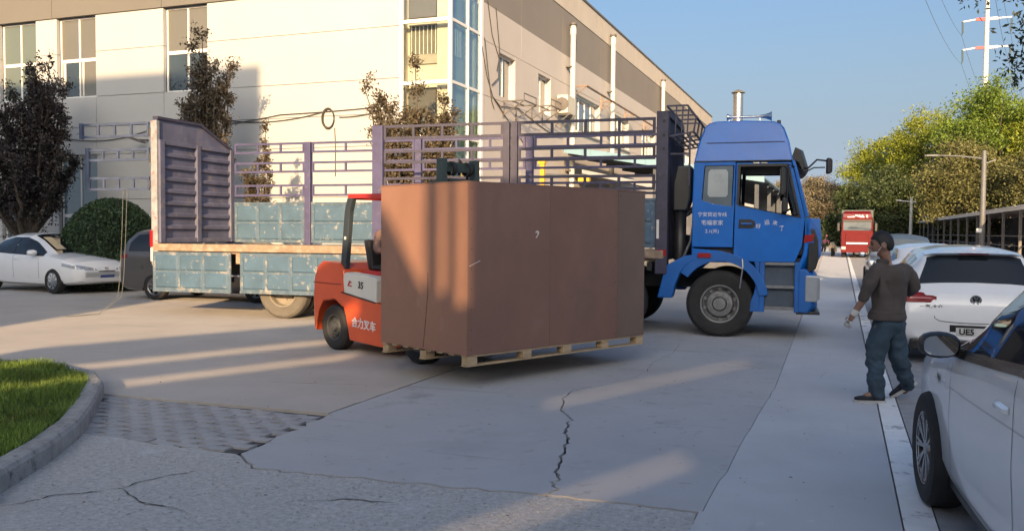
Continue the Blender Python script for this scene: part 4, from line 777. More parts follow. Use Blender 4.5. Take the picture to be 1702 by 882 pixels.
    MB().plate([(6.92, .60), (7.16, .60), (7.20, .80), (7.28, 1.0), (7.42, 1.16), (7.56, 1.20), (7.56, 1.30), (7.35, 1.28), (7.05, 1.12)], [], lambda u, v, w: (u, (-.01 + w) if lab else 2.41 - w, v), .3).build('rear_flap', bluep, tk, bevel=.02)
    MB().bar((7.56, -.03 if lab else 2.43, 1.29), (7.76, -.03 if lab else 2.43, 1.29), .03, .07).build('side_marker', red_l, tk)
    MB().tube([(8.24, -.04 if lab else 2.44, 1.24), (8.25, -.05 if lab else 2.45, 1.1), (8.21, -.03 if lab else 2.43, .78)], .012, 6).build('flap_stay', chrome, tk)
    # steps
    y0, y1 = (.02, .42) if lab else (1.98, 2.38)
    sb = MB().box(8.52, 9.07, y0 + .06, y1, .46, 1.19).build('step_box', mat('step box grey', (.06, .085, .12), .6, var=.2), tk)
    for x0, x1 in ((8.50, 8.58), (9.02, 9.10)): MB().box(x0, x1, y0 - .01 if lab else y0 + .05, y1 - .05 if lab else y1 + .01, .42, 1.20).build('step_cheek', bluep, sb, bevel=.01)
    MB().plate([(8.32, .42), (8.50, .42), (8.50, 1.22), (8.42, 1.2), (8.47, .95), (8.42, .7)], [], lambda u, v, w: (u, y0 + w if lab else y1 - w, v), .3).build('fender_end', bluep, sb, bevel=.01)
    for z in (.46, .79, 1.15): MB().box(8.58, 9.02, (y0 - .02) if lab else y1 - .12, (y0 + .12) if lab else y1 + .02, z, z + .045).build('step', rimg, sb, bevel=.005)
# cab skins
def strip_skin(name, prof, y0f, m, parent=tk, t=.03):
    b = MB(); rings = []
    for x, z in prof: rings.append((x, z))
    n = len(rings); vs = []; fs = []
    for x, z in rings: vs += [(x, y0f(z), z), (x, 2.4 - y0f(z), z)]
    fs = [(2 * i, 2 * i + 2, 2 * i + 3, 2 * i + 1) for i in range(n - 1)]
    o = b.add(vs, fs).build(name, m, parent, smooth=50); so_ = o.modifiers.new('t', 'SOLIDIFY'); so_.thickness = t; so_.offset = 0; return o
strip_skin('roof', [(7.56, 3.10), (7.64, 3.305), (7.70, 3.365), (7.80, 3.39), (8.2, 3.395), (8.68, 3.37), (8.77, 3.33), (8.82, 3.265)], lambda z: lean(z) + .002, blue)
strip_skin('roof_front', [(8.82, 3.265), (8.895, 3.06), (8.95, 2.775), (8.97, 2.74)], lambda z: lean(z) + .002, blue)
strip_skin('cab_back', [(7.47, 1.2), (7.47, 2.0), (7.49, 2.76), (7.56, 3.10)], lambda z: lean(z) + .003, blue)
strip_skin('windscreen', [(8.98, 2.72), (9.06, 2.4), (9.19, 1.9)], lambda z: lean(z) + .04, mat('dark cab glass', (.02, .03, .04), .05, coat=1), t=.01)
strip_skin('front_panel', [(9.20, 1.89), (9.29, 1.6), (9.31, 1.25), (9.27, 1.02)], lambda z: .06, blue)
MB().box(9.30, 9.335, .35, 2.05, 1.12, 1.55).build('grille', blkp, tk, bevel=.01)
MB().box(7.5, 9.2, .08, 2.32, 1.2, 1.26).build('cab_floor', inter, tk); MB().box(8.9, 9.16, .08, 2.32, 1.3, 1.93).build('dashboard', inter, tk, bevel=.03)
MB().box(8.12, 8.60, .2, .8, 1.27, 1.72).build('seat', seatm, tk, bevel=.05); MB().plate([(8.1, 1.7), (8.24, 1.7), (8.16, 2.12), (8.06, 2.12)], [], lambda u, v, w: (u, .22 + w, v), .55).build('seat_back', seatm, tk, bevel=.04); MB().plate([(8.1, 1.7), (8.24, 1.7), (8.10, 2.3), (8.0, 2.3)], [], lambda u, v, w: (u, 1.6 + w, v), .55).build('seat_back', seatm, tk, bevel=.04)
MB().box(7.52, 8.1, .1, 2.3, 1.3, 1.95).build('bunk', seatm, tk, bevel=.03); MB().box(7.52, 8.92, .12, 2.28, 2.70, 2.76).build('headliner', inter, tk)
MB().lathe([(.20, 0), (.22, .015), (.24, 0), (.22, -.015), (.20, 0)], (0, 0, 0), 'z', 24).build('steering_wheel', blk, tk, smooth=60).matrix_local = Matrix.Translation((8.83, 1.85, 1.98)) @ Matrix.Rotation(R(-35), 4, 'Y')
# bumper, lamp, visor, mirrors, horns
MB().loft([[(9.08, y, .44), (9.26 + b_, y, .42), (9.33 + b_, y, .52), (9.33 + b_, y, .98), (9.24 + b_, y, 1.10), (9.08, y, 1.10)] for y, b_ in ((.0, -.06), (.08, .0), (.3, .04), (1.2, .06), (2.1, .04), (2.32, 0), (2.4, -.06))]).build('bumper', bluep, tk, bevel=.015)
for y in (.13, 2.05): MB().box(9.32, 9.40, y, y + .26, .62, .98).build('headlight', lens, tk, bevel=.02)
MB().box(9.18, 9.365, -.012, .02, .60, 1.0).build('side_lamp', lens, tk, bevel=.02); MB().box(9.05, 9.40, .01, 2.39, .40, .445).build('bumper_lip', blkp, tk, bevel=.01)
v_ = MB().loft([[(8.94, y, 2.80), (9.0, y, 2.98), (9.12 + k_, y, 2.94), (9.20 + k_, y, 2.68), (9.16 + k_, y, 2.60), (9.05, y, 2.74)] for y, k_ in ((.15, -.05), (.35, 0), (1.2, .03), (2.05, 0), (2.25, -.05))]).build('sun_visor', blkp, tk, smooth=40, bevel=.01)
def mirror(x, y, z, w, h, label=None):
    return MB().loft([[(x + dx * .045 - s_ * .0, y - w / 2 * k1, z - h / 2 * k1), (x + dx * .045, y + w / 2 * k1, z - h / 2 * k1), (x + dx * .045, y + w / 2 * k1, z + h / 2 * k1), (x + dx * .045, y - w / 2 * k1, z + h / 2 * k1)] for dx, k1, s_ in ((-1, .94, 0), (-.6, 1, 0), (.5, .96, 0), (1, .7, 0))]).build('mirror', blkp, tk, bevel=.02)
for y, s in ((-.13, 1), (2.53, -1)):
    m_ = mirror(8.83, y, 2.44, .22, .42); MB().box(8.782, 8.786, y - .09, y + .09, 2.26, 2.62).build('mirror_glass', chrome, m_); m2 = mirror(8.86, y, 2.08, .2, .22)
    MB().tube([(9.0, y + .17 * s, 2.66), (8.9, y, 2.70), (8.88, y, 1.95), (9.08, y + .16 * s, 1.95)], .014, 6).build('mirror_arm', blk, tk)
o = mirror(9.50, .16, 2.68, .2, .24); o.rotation_euler = (0, .12, 0); o.location = (-.32, 0, 1.14 * 0 + 1.14)
o.matrix_local = Matrix.Translation((0, 0, 0))
MB().tube([(9.06, .2, 2.62), (9.2, .18, 2.66), (9.32, .17, 2.78), (9.46, .16, 2.76)], .014, 6).build('mirror_arm', blk, tk); MB().tube([(9.08, .2, 2.56), (9.28, .18, 2.66), (9.44, .16, 2.66)], .010, 6).build('mirror_arm', blk, tk)
b = MB(); b.lathe([(.018, .0), (.02, .42), (.035, .52), (.065, .60), (.085, .62), (.06, .615), (0, .56)], (8.02, .42, 3.50), 'x', 14); b.lathe([(0, -.08), (.05, -.075), (.055, -.06), (.03, -.02), (.018, .02)], (8.02, .42, 3.50), 'x', 14)
for x in (7.98, 8.46): b.bar((x, .42, 3.38), (x, .42, 3.5), .02, .02)
b.build('air_horn', chrome, tk, smooth=50)
MB().box(8.72, 8.78, .3, .38, 3.33, 3.42).build('roof_marker', blkp, tk, bevel=.01)
for x in (8.36, 8.48): MB().box(x + .02, x + .11, .0, .012, 2.725, 2.742).build('guard_strip', chrome, tk)
# intake and pipes behind the cab
MB().plate([(7.14, 2.0), (7.36, 2.0), (7.42, 2.2), (7.42, 2.72), (7.20, 2.72), (7.14, 2.45)], [], lambda u, v, w: (u, .10 + w, v), .5).build('air_intake', blkp, tk, bevel=.03)
MB().lathe([(.10, 1.2), (.105, 1.55), (.10, 1.56), (.10, 1.9), (.13, 2.0)], (7.24, .3, 0), 'z', 14).build('intake_pipe', blkp, tk, smooth=40)
MB().tube([(7.24, .3, 1.9), (7.36, .3, 1.95), (7.46, .3, 2.05)], .04, 8).build('hose', blk, tk)
MB().lathe([(0, 0), (.13, 0), (.14, .03), (.14, .5), (0, .52)], (7.26, .75, 1.1), 'z', 14).build('air_tank', blk, tk, smooth=40); MB().tube([(7.28, .12, 1.15), (7.36, .1, 1.35), (7.42, .14, 1.5), (7.45, .2, 1.75)], .018, 6).build('hose', rimg, tk)
# lettering on the doors
MX = Matrix.Rotation(R(90), 4, 'X')
dn = [o for o in tk.children if o.name.startswith('door')][0]
for txt, sz, x, z in (('好', .08, 8.47, 1.75), ('运', .085, 8.60, 1.81), ('来', .08, 8.72, 1.80), ('了', .085, 8.82, 1.72)):
    text_mesh(txt, sz, wht, dn, Matrix.Translation((x, -.004 + .012, z)) @ MX @ Matrix.Rotation(random.uniform(-.3, .3), 4, 'Z'))
sp_ = [o for o in tk.children if o.name.startswith('sleeper_panel')][0]
for txt, sz, z in (('宁安货运专线', .075, 1.93), ('宅福家家', .085, 1.80), ('2.1(米)', .075, 1.67)): text_mesh(txt, sz, wht, sp_, Matrix.Translation((7.77, .008, z)) @ MX)
# straps hanging from the swung gate
rope = mat('grey strap', (.12, .13, .125), .8)
for i, x in enumerate((-3.42, -3.33)):
    o = MB().tube([(x, -.06, 2.42), (x - .03, -.07, 1.6), (x - .08, -.08, .7), (x - .12, -.1, .32), (x - .2 - .1 * i, -.5, .015), (x - .5, -1.1, .012)], .006, 5).build('lashing_strap', rope)
    o.matrix_world = tk.matrix_basis.copy(); tag(o, ['grey lashing strap hanging from the swung gate, the one farther from the truck', 'grey lashing strap hanging from the swung gate, the one nearer the truck'][i], 'strap', 'lashing straps on the truck gate')
# ------------------------------------------------------------------ crate, pallet and forklift
ca = R(64); l_ = Vector((math.cos(ca), math.sin(ca), 0)); CL, CW_, CB, CT = 2.93, 1.52, .355, 2.15
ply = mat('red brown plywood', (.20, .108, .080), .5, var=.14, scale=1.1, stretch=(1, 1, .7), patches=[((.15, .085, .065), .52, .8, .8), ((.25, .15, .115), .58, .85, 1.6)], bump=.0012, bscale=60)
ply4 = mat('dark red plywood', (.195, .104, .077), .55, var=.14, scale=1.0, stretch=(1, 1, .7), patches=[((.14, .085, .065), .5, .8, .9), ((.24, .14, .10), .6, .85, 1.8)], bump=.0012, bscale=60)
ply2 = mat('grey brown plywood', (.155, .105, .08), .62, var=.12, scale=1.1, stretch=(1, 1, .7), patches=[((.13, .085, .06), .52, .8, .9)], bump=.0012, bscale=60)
ply3 = mat('sunlit-tone plywood', (.27, .145, .10), .5, var=.12, scale=1.2, stretch=(1, 1, .7), patches=[((.22, .115, .08), .54, .8, 1.0), ((.36, .22, .15), .6, .8, 2.0)], bump=.0012, bscale=60)  # sunlit tone painted into the short face, lighter and warmer than the rest
cr = thing('wooden_crate', 'big red brown plywood crate lifted on the forklift forks', 'crate', (-3.59, 8.26, CB), ca)
H_ = CT - CB  # local: x along the long face from the near corner, y to the left (short side)
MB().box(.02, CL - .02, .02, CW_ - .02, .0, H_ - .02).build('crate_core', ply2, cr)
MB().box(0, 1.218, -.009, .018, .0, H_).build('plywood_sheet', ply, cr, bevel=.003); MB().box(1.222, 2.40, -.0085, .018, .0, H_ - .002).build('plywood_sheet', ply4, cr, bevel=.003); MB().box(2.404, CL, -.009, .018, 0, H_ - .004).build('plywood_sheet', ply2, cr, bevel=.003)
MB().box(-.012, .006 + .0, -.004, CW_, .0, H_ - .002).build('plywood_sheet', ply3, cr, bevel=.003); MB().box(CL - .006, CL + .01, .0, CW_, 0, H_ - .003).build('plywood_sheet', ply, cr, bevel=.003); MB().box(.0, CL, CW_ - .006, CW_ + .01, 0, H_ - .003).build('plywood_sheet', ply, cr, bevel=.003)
MB().box(-.014, CL + .012, -.011, CW_ + .012, H_ - .002, H_ + .014).build('plywood_lid', ply, cr, bevel=.003)
chalk = mat('white chalk', (.65, .62, .58), .9); dkl = mat('dark crack', (.07, .035, .025), .9)
MB().add([(.98, -.0105, 1.29), (1.01, -.0105, 1.305), (1.04, -.0105, 1.29), (1.035, -.0105, 1.265), (1.0, -.0105, 1.22), (.985, -.0105, 1.225), (1.015, -.0105, 1.265), (1.01, -.0105, 1.285), (.985, -.0105, 1.275)], [(0, 1, 2, 3, 4, 5, 6, 7, 8)]).build('chalk_mark', chalk, cr)
MB().bar((.02, -.0095, .93), (.17, -.0095, .985), .002, .006).build('scratch', chalk, cr)
b = MB(); b.tube([(-.0125, .72, .02), (-.0125, .68, .3), (-.0125, .64, .62), (-.0125, .64, .84)], .004, 4); b.build('crack', dkl, cr)
for x in (.0,): pass
nails = None
for z in np.linspace(.06, H_ - .06, 9):
    for x in (.05, 2.36, 2.44, CL - .05):
        o = MB().lathe([(0, -.0115), (.006, -.011), (.006, -.009)], (x, 0, z), 'y', 6).build('nail', dkl, cr) if nails is None else bpy.data.objects.new('nail', nails)
        if nails is None: nails = o.data; nx, nz = x, z
        else: COL.objects.link(o); o.parent = cr; o.location = (x - nx, 0, z - nz)
pine = mat('pale pallet wood', (.42, .31, .19), .8, var=.2, scale=3, stretch=(1, 8, 8), patches=[((.27, .18, .1), .58, .75, 2.)], bump=.002, bscale=20)
pl = thing('wooden_pallet', 'pale wooden pallet under the big crate', 'pallet', (-3.59, 8.26, .238), ca); ph = CB - .238
for y in np.linspace(.0, CW_ - .10, 8): MB().box(0, CL, y, y + .10, ph - .019, ph - .003).build('top_board', pine, pl, bevel=.002)
for iy, y in enumerate((-.005, CW_ / 2 - .05, CW_ - .10)):
    MB().box(0, CL, y + .002, y + .098, .0, .016).build('bottom_board', pine, pl, bevel=.002)
    for x in (.0, .80, 1.45, 2.12, CL - .14):
        o = MB().box(x + random.uniform(0, .02), x + .14, y, y + .105, .017, ph - .020).build('block', pine, pl, bevel=.003)
# forklift: local x forward (towards the crate), near side -y
fa = R(-26); fk = thing('forklift', 'orange forklift with grey mast and white side panel carrying the crate', 'forklift', (-6.25, 10.91, 0), fa)
oran = mat('forklift orange', (.62, .085, .018), .38, var=.07, scale=2, coat=.3); fgrey = mat('forklift dark grey', (.032, .042, .052), .5, var=.15, scale=3); fwht = mat('forklift white panel', (.62, .62, .58), .5, var=.04); fred = mat('forklift red', (.45, .03, .025), .5, var=.1); mst = mat('mast dark green grey', (.035, .055, .055), .45, var=.25, scale=4)
for s, y in ((-1, -.50), (1, .50)): wheel(fk, (0, y, .31), .31, .22, s, rub, mat('forklift rim', (.08, .085, .09), .5, .3, var=.3, scale=10))
for s, y in ((-1, -.42), (1, .42)): wheel(fk, (1.80, y, .36), .36, .26, s, rub, fgrey)
cwt = [(-.56, .30), (-.50, .22), (-.42, .52), (-.30, .66), (.02, .70), (.24, .60), (.30, .78), (.26, 1.10), (.12, 1.20), (-.30, 1.22), (-.46, 1.14), (-.55, .98), (-.585, .70)]
MB().loft([[(x * k1 + .0, y, z) for x, z in cwt] for y, k1 in ((-.60, .90), (-.56, .97), (-.4, 1.0), (.4, 1.0), (.56, .97), (.60, .90))]).build('counterweight', oran, fk, bevel=.02, smooth=30)
MB().box(-.53, .20, -.606, .606, .905, .915).build('groove', mat('orange seam', (.2, .02, .006), .6), fk)
for s in (-1, 1):
    y0, y1 = (s * .60, s * .40) if s < 0 else (.40, .60)
    body = [(.30, .50), (.40, .17), (1.30, .14), (1.30, .45), (1.22, .62), (1.15, .69), (.24, .80), (.22, .66)]
    MB().plate(body, [], lambda u, v, w: (u, y0 + w, v), .2).build('side_body', oran, fk, bevel=.012)
    wp_ = [(.20, .812), (1.02, .712), (1.02, 1.0), (.98, 1.04), (.30, 1.08), (.24, 1.04)]
    o = MB().plate(wp_, [], lambda u, v, w: (u, y0 + .006 + w, v), .18).build('side_panel', fwht, fk, bevel=.012)
    MB().bar((.2, (y0 if s < 0 else y1) + .0, .806), (1.02, (y0 if s < 0 else y1), .706), .012, .014).build('seam', blk, o)
    if s < 0:
        text_mesh('35', .125, mat('dark print', (.02, .02, .022), .6), o, Matrix.Translation((.66, y0 + .004, .915)) @ MX @ Matrix.Rotation(-.08, 4, 'Z'), bold=.004)
        lg = MB(); lg.plate([(.34, .90), (.39, .97), (.42, .97), (.385, .915), (.45, .905), (.45, .89)], [], lambda u, v, w: (u, y0 + .003 + w, v), .003); lg.plate([(.40, .955), (.45, .955), (.44, .94), (.405, .935)], [], lambda u, v, w: (u, y0 + .003 + w, v), .003); lg.build('maker_mark', fred, o)
        sb_ = [c for c in fk.children if c.name.startswith('side_body')][0]
        text_mesh('合力叉车', .14, wht, sb_, Matrix.Translation((.74, y0 - .004, .40)) @ MX @ Matrix.Rotation(-.06, 4, 'Z'), bold=.003)
MB().box(.24, 1.15, -.42, .42, .3, .98).build('engine_cover', fgrey, fk, bevel=.03); MB().box(.30, .92, -.36, .36, 1.0, 1.10).build('seat_base', fred, fk, bevel=.03)
MB().loft([[(.42 - .12 * f, y, 1.1 + .42 * f) for y in (-.24, .24)] + [(.30 - .12 * f, y, 1.1 + .42 * f) for y in (.24, -.24)] for f in (0, .5, 1)]).build('seat_back', blkp, fk, bevel=.03)
MB().box(.40, .86, -.25, .25, 1.10, 1.17).build('seat', blkp, fk, bevel=.03)
# overhead guard
for s in (-1, 1):
    MB().loft([[(x - .065, s * .52 - .035, z), (x + .065, s * .52 - .035, z), (x + .065, s * .52 + .035, z), (x - .065, s * .52 + .035, z)] for x, z in ((.12, .80), (.20, 1.35), (.27, 1.9), (.34, 2.08))]).build('guard_pillar', fgrey, fk, bevel=.008)
    MB().bar((1.36, s * .5, .75), (1.20, s * .5, 2.07), .07, .06).build('guard_pillar', fgrey, fk, bevel=.006); MB().bar((.28, s * .52, 2.105), (1.26, s * .52, 2.09), .06, .06).build('roof_rail', fred, fk, bevel=.008)
for x in np.linspace(.30, 1.24, 7): MB().box(x, x + .05, -.49, .49, 2.08, 2.12).build('roof_bar', fred, fk)
MB().box(.27, .33, -.52, .52, 2.06, 2.135).build('roof_edge', fred, fk, bevel=.006); MB().box(.205, .25, -.558, -.545, 1.52, 1.56).build('reflector', mat('white reflector', (.6, .6, .58)), fk)
MB().box(1.0, 1.18, -.4, .4, .7, 1.28).build('dash', fgrey, fk, bevel=.03); MB().tube([(1.0, 0, 1.2), (.85, 0, 1.36)], .025, 8).build('steering_column', blk, fk)
MB().lathe([(.15, 0), (.165, .012), (.18, 0), (.165, -.012), (.15, 0)], (0, 0, 0), 'z', 22).build('steering_wheel', blk, fk, smooth=60).matrix_local = Matrix.Translation((.84, 0, 1.38)) @ Matrix.Rotation(R(-40), 4, 'Y')
# mast, carriage, forks
for s in (-1, 1):
    MB().plate([(-.07, -.045), (.07, -.045), (.07, -.02), (-.045, -.02), (-.045, .02), (.07, .02), (.07, .045), (-.07, .045)], [], lambda u, v, w: (1.93 + u, s * (.36 + v), .12 + w), 2.10).build('mast_channel', mst, fk)
    MB().plate([(-.06, -.04), (.06, -.04), (.06, .04), (-.06, .04)], [], lambda u, v, w: (1.95 + u, s * (.265 + v), .14 + w), 2.40).build('inner_mast', mst, fk, bevel=.006)
    MB().lathe([(0, 0), (.035, 0), (.035, 1.95), (.02, 1.96), (.02, 2.3), (0, 2.3)], (1.84, s * .24, .15), 'z', 10).build('lift_cylinder', mst, fk, smooth=40); MB().tube([(1.99, s * .15, .4), (1.99, s * .15, 2.3)], .014, 6).build('lift_chain', blk, fk)
    MB().box(2.09, 2.13, s * .32 - .06, s * .32 + .06, .27, .9).build('fork_shank', blk, fk); MB().plate([(2.09, -.06), (3.20, -.05), (3.20, .05), (2.09, .06)], [], lambda u, v, w: (u, s * .32 + v, .262 + w), .035).build('fork', blk, fk)
for z in (.5, 1.0, 1.58): MB().box(1.86, 1.90, -.40, .40, z, z + .10).build('mast_tie', mst, fk)
MB().box(1.90, 1.98, -.30, .30, 2.38, 2.50).build('mast_tie', mst, fk); MB().box(1.90, 1.97, -.22, .22, 2.20, 2.30).build('mast_tie', mst, fk)
for z in (.42, .82): MB().box(2.04, 2.085, -.55, .55, z, z + .12).build('carriage_plate', mst, fk)
for y in (-.5, -.25, 0, .25, .5): MB().box(2.06, 2.085, y - .02, y + .02, .94, 2.2).build('backrest_bar', mst, fk)
MB().box(2.055, 2.09, -.55, .55, 2.2, 2.25).build('backrest_bar', mst, fk)
for s in (-1, 1): MB().lathe([(.07, -.03), (.09, -.03), (.09, .03), (.07, .03)], (1.97, s * .13, 2.42), 'y', 14).build('chain_wheel', blk, fk, smooth=40)
MB().tube([(1.9, .05, 2.35), (1.85, .1, 2.55), (1.9, .16, 2.45)], .016, 6).build('hose', blk, fk)
MB().bar((1.9, -.42, 2.05), (1.9, -.62, 2.10), .06, .09).build('work_lamp', blk, fk, bevel=.01)
MB().bar((1.9, .42, 2.1), (1.9, .66, 2.16), .06, .09).build('work_lamp', blk, fk, bevel=.01)
# ------------------------------------------------------------------ cars (local: x forward, y left, z up, origin between the axles on the ground)
wpaint = mat('white car paint', (.82, .83, .835), .32, var=.012, scale=.8, coat=.8, patches=[((.77, .77, .765), .55, .85, 2.2)])
gpaint = mat('dark grey car paint', (.085, .08, .08), .3, var=.05, scale=1, coat=.8); bpaint = mat('blue grey van paint', (.16, .20, .23), .4, var=.05, coat=.5)
cglass = mat('tinted car glass', (.012, .015, .018), .04, var=.2, scale=1.5, coat=.2, spec=.5); trim = mat('black car trim', (.015, .015, .016), .45, var=.2, scale=6); seamc = mat('panel gap', (.09, .09, .093), .7)
alloy = mat('alloy wheel', (.42, .42, .43), .3, .85, var=.08); lampw = mat('headlamp', (.40, .42, .44), .12, .2, var=.3, scale=14, coat=1.); tail = mat('tail lamp red', (.22, .004, .008), .4, var=.3, scale=9, coat=.05, spec=.3); platew = mat('white plate', (.62, .62, .6), .5); plateb = mat('blue plate', (.05, .09, .32), .45); wellm = mat('wheel well', (.012, .012, .012), .9)
class Car:
    """Lofted body from side stations (x, floor z, belt z, belt half width, top z, top half width)."""
    def __init__(s, st): s.st = np.array(sorted(st)); s.x0 = s.st[0, 0]; s.x1 = s.st[-1, 0]
    def par(s, x): return [np.interp(x, s.st[:, 0], s.st[:, k]) for k in range(1, 6)]
    def sec(s, x):
        zb, zt, w, tz, tw = s.par(x); g = max(.012, tz - zt); cb = .025 + .03 * min(1, g / .4)
        return [(0, zb), (.80 * w, zb), (.93 * w, zb + .05), (.98 * w, zb + .16), (w, zb + .55 * (zt - zb)), (.995 * w, zt - .12), (.98 * w, zt - .035), (.955 * w, zt),
                (.955 * w + (tw - .955 * w) * .45 + .012, zt + .47 * g), (tw + .01, zt + g * .86), (tw - .03, zt + g * .96), (tw - .12, tz + .006), (.55 * tw, tz + cb * .7), (0, tz + cb)]
    def w(s, x, z):
        p = s.sec(x)[2:11]; zs = [q[1] for q in p]; return float(np.interp(z, zs, [q[0] for q in p], left=-1, right=-1))
    def ws(s, x, z):
        p = s.sec(x)[2:11]; return float(np.interp(z, [q[1] for q in p], [q[0] for q in p]))
    def top(s, x, y):
        p = s.sec(x)[9:]; ys = [q[0] for q in p][::-1]; return float(np.interp(abs(y), ys, [q[1] for q in p][::-1]))
    def end(s, y, z, sg):
        xs = np.linspace(s.x1, s.x0, 500) if sg > 0 else np.linspace(s.x0, s.x1, 500)
        for x in xs[:330]:
            if s.w(x, z) >= abs(y): return float(x)
        return float(xs[0])
    def body(s, parent, paint, arches, r, n=64):
        xs = sorted(set(np.round(np.linspace(s.x0, s.x1, n), 3)) | set(np.round(s.st[:, 0], 3))); rings = []
        for x in xs:
            h = s.sec(x); rings.append([(x, -y, z) for y, z in h] + [(x, y, z) for y, z in h[::-1][1:-1]])
        o = MB().loft(rings).build('body', paint, parent, smooth=38)
        for ax in arches:
            for sg in (-1, 1):
                c = MB().lathe([(0, .0), (r, .0), (r, .60), (0, .60)], (ax, 0, .33), 'y', 30).build('cutter', wellm); c.location = (0, s.w(ax, .6) - .30 if sg > 0 else -s.w(ax, .6) - .30, 0)
                bpy.context.view_layer.update(); md = o.modifiers.new('cut', 'BOOLEAN'); md.object = c; md.operation = 'DIFFERENCE'; md.solver = 'EXACT'
                bpy.context.view_layer.update(); me = bpy.data.meshes.new_from_object(o.evaluated_get(bpy.context.evaluated_depsgraph_get())); o.modifiers.clear(); o.data = me; bpy.data.objects.remove(c)
                L = MB().lathe([(r - .006, .01), (r - .006, .42), (.0, .42)], (ax, 0, .33), 'y', 24, a0=-.35, a1=math.pi + .35).build('wheel_well', wellm, parent); L.location = (0, s.w(ax, .6) - .03, 0) if sg > 0 else (0, -s.w(ax, .6) + .03, 0)
                if sg > 0: L.scale = (1, -1, 1)
        o.data.name = 'body'; o.data.polygons.foreach_set('use_smooth', [True] * len(o.data.polygons)); o.data.set_sharp_from_angle(angle=R(34)); s.o = o; return o
    def side(s, parent, name, m, x0, x1, zlo, zhi, off=.004, nu=14, nv=6, sides=(-1, 1)):
        """patch on the flank between curves zlo(x), zhi(x)"""
        for sg in sides:
            def P(u, v):
                x = x0 + (x1 - x0) * u; a_, b_ = zlo(x), zhi(x); z = a_ + (b_ - a_) * v; y = s.ws(x, z); return (x, sg * (y + off), z)
            o = MB().grid(P, nu, nv).build(name, m, parent, smooth=50)
        return o
    def endp(s, parent, name, m, y0, y1, zlo, zhi, sg, off=.006, nu=12, nv=5):
        def P(u, v):
            y = y0 + (y1 - y0) * u; a_, b_ = zlo(y), zhi(y); z = a_ + (b_ - a_) * v; return (s.end(y, z, sg) + sg * off, y, z)
        return MB().grid(P, nu, nv).build(name, m, parent, smooth=50)
    def topp(s, parent, name, m, x0, x1, k, off=.005, nu=12, nv=10):
        def P(u, v):
            x = x0 + (x1 - x0) * u; tw = s.par(x)[4]; y = (v * 2 - 1) * (tw - .13) * k; return (x, y, s.top(x, y) + off)
        return MB().grid(P, nu, nv).build(name, m, parent, smooth=50)
def L2(*p):
    xs = [q[0] for q in p]; zs = [q[1] for q in p]; return lambda x: float(np.interp(x, xs, zs))
def car_wheels(parent, wb, tr, r, w, steer=0., style=7, tm=None):
    for x, st_ in ((wb / 2, steer), (-wb / 2, 0)):
        for sg in (-1, 1):
            h = w / 2; ri = r * .64
            o = MB().lathe([(ri * .97, -h * .7), (ri * 1.02, -h * .92), (r * .86, -h), (r * .95, -h * .9), (r * .985, -h * .72), (r, -h * .55), (r, h * .55), (r * .985, h * .72), (r * .95, h * .9), (r * .86, h), (ri * 1.02, h * .92), (ri * .97, h * .7)], n=40).build('wheel', tm or rub, parent, smooth=35)
            o.location = (x, sg * tr, r); o.rotation_euler = (0, 0, st_); b = MB(); q = sg
            b.lathe([(ri * .99, q * h * .55), (ri * 1.02, q * h * .9), (ri * .93, q * h * .88), (ri * .9, q * h * .3), (ri * .88, -q * h * .3), (0, -q * h * .35)], n=36); b.build('rim_barrel', mat('dark rim barrel', (.05, .05, .052), .5, .5), o, smooth=40); b = MB()
            for k in range(style):
                t = 6.2832 * k / style; c_, s_ = math.cos(t), math.sin(t)
                for d in (-.10, .10):
                    b.bar((ri * .2 * math.cos(t), q * h * .66, ri * .2 * math.sin(t)), (ri * .93 * math.cos(t + d), q * h * .78, ri * .93 * math.sin(t + d)), ri * .085, .03, up=(0, 1, 0))
            b.lathe([(0, q * h * .85), (ri * .2, q * h * .82), (ri * .26, q * h * .6), (ri * .26, q * h * .4)], n=16); b.lathe([(ri * .9, q * h * .80), (ri * .985, q * h * .92), (ri * .99, q * h * .7)], n=36); b.build('rim', alloy, o, smooth=35)
def car_mirror(parent, car, x, z, paint, sg, size=1.):
    y = sg * (car.w(x, z - .03)); k = size
    rings = []
    for d, sc in ((-.10, .80), (-.07, .98), (-.01, 1.0), (.05, .86), (.09, .45)):
        rings.append([(x + d * k, y + sg * (.145 * k + .125 * k * sc * math.cos(t) * (1 if abs(math.cos(t)) < .9 else .97)), z + .02 + .082 * k * sc * math.copysign(abs(math.sin(t)) ** .75, math.sin(t))) for t in np.linspace(0, 6.2832, 17)[:-1]])
    o = MB().loft(rings).build('mirror', paint, parent, smooth=50)
    MB().plate([(y + sg * (.145 * k + .098 * k * math.copysign(abs(math.cos(t)) ** .75, math.cos(t))), z + .02 + .062 * k * math.copysign(abs(math.sin(t)) ** .7, math.sin(t))) for t in np.linspace(0, 6.2832, 25)[:-1]], [], lambda u, v, w_: (x - .1025 * k - w_, u, v), .002).build('mirror_glass', mat('mirror glass', (.55, .57, .58), .04, 1., var=.02), o)
    MB().bar((x + .02, y - sg * .02, z - .03), (x - .0, y + sg * .09 * k, z - .01), .09, .05).build('mirror_stalk', trim, o, bevel=.01)
    return o
def handle(car, x, z, paint, sides=(-1, 1)):
    for sg in sides:
        y = car.w(x, z); h = MB().loft([[(x + dx, sg * (y + a_), z + dz) for a_, dz in ((.002, -.016), (.002 + d, -.012), (.004 + d, .006), (.002, .016))] for dx, d in ((-.10, .004), (-.08, .018), (.07, .02), (.10, .004))]).build('handle', paint, car.o.parent, smooth=45)
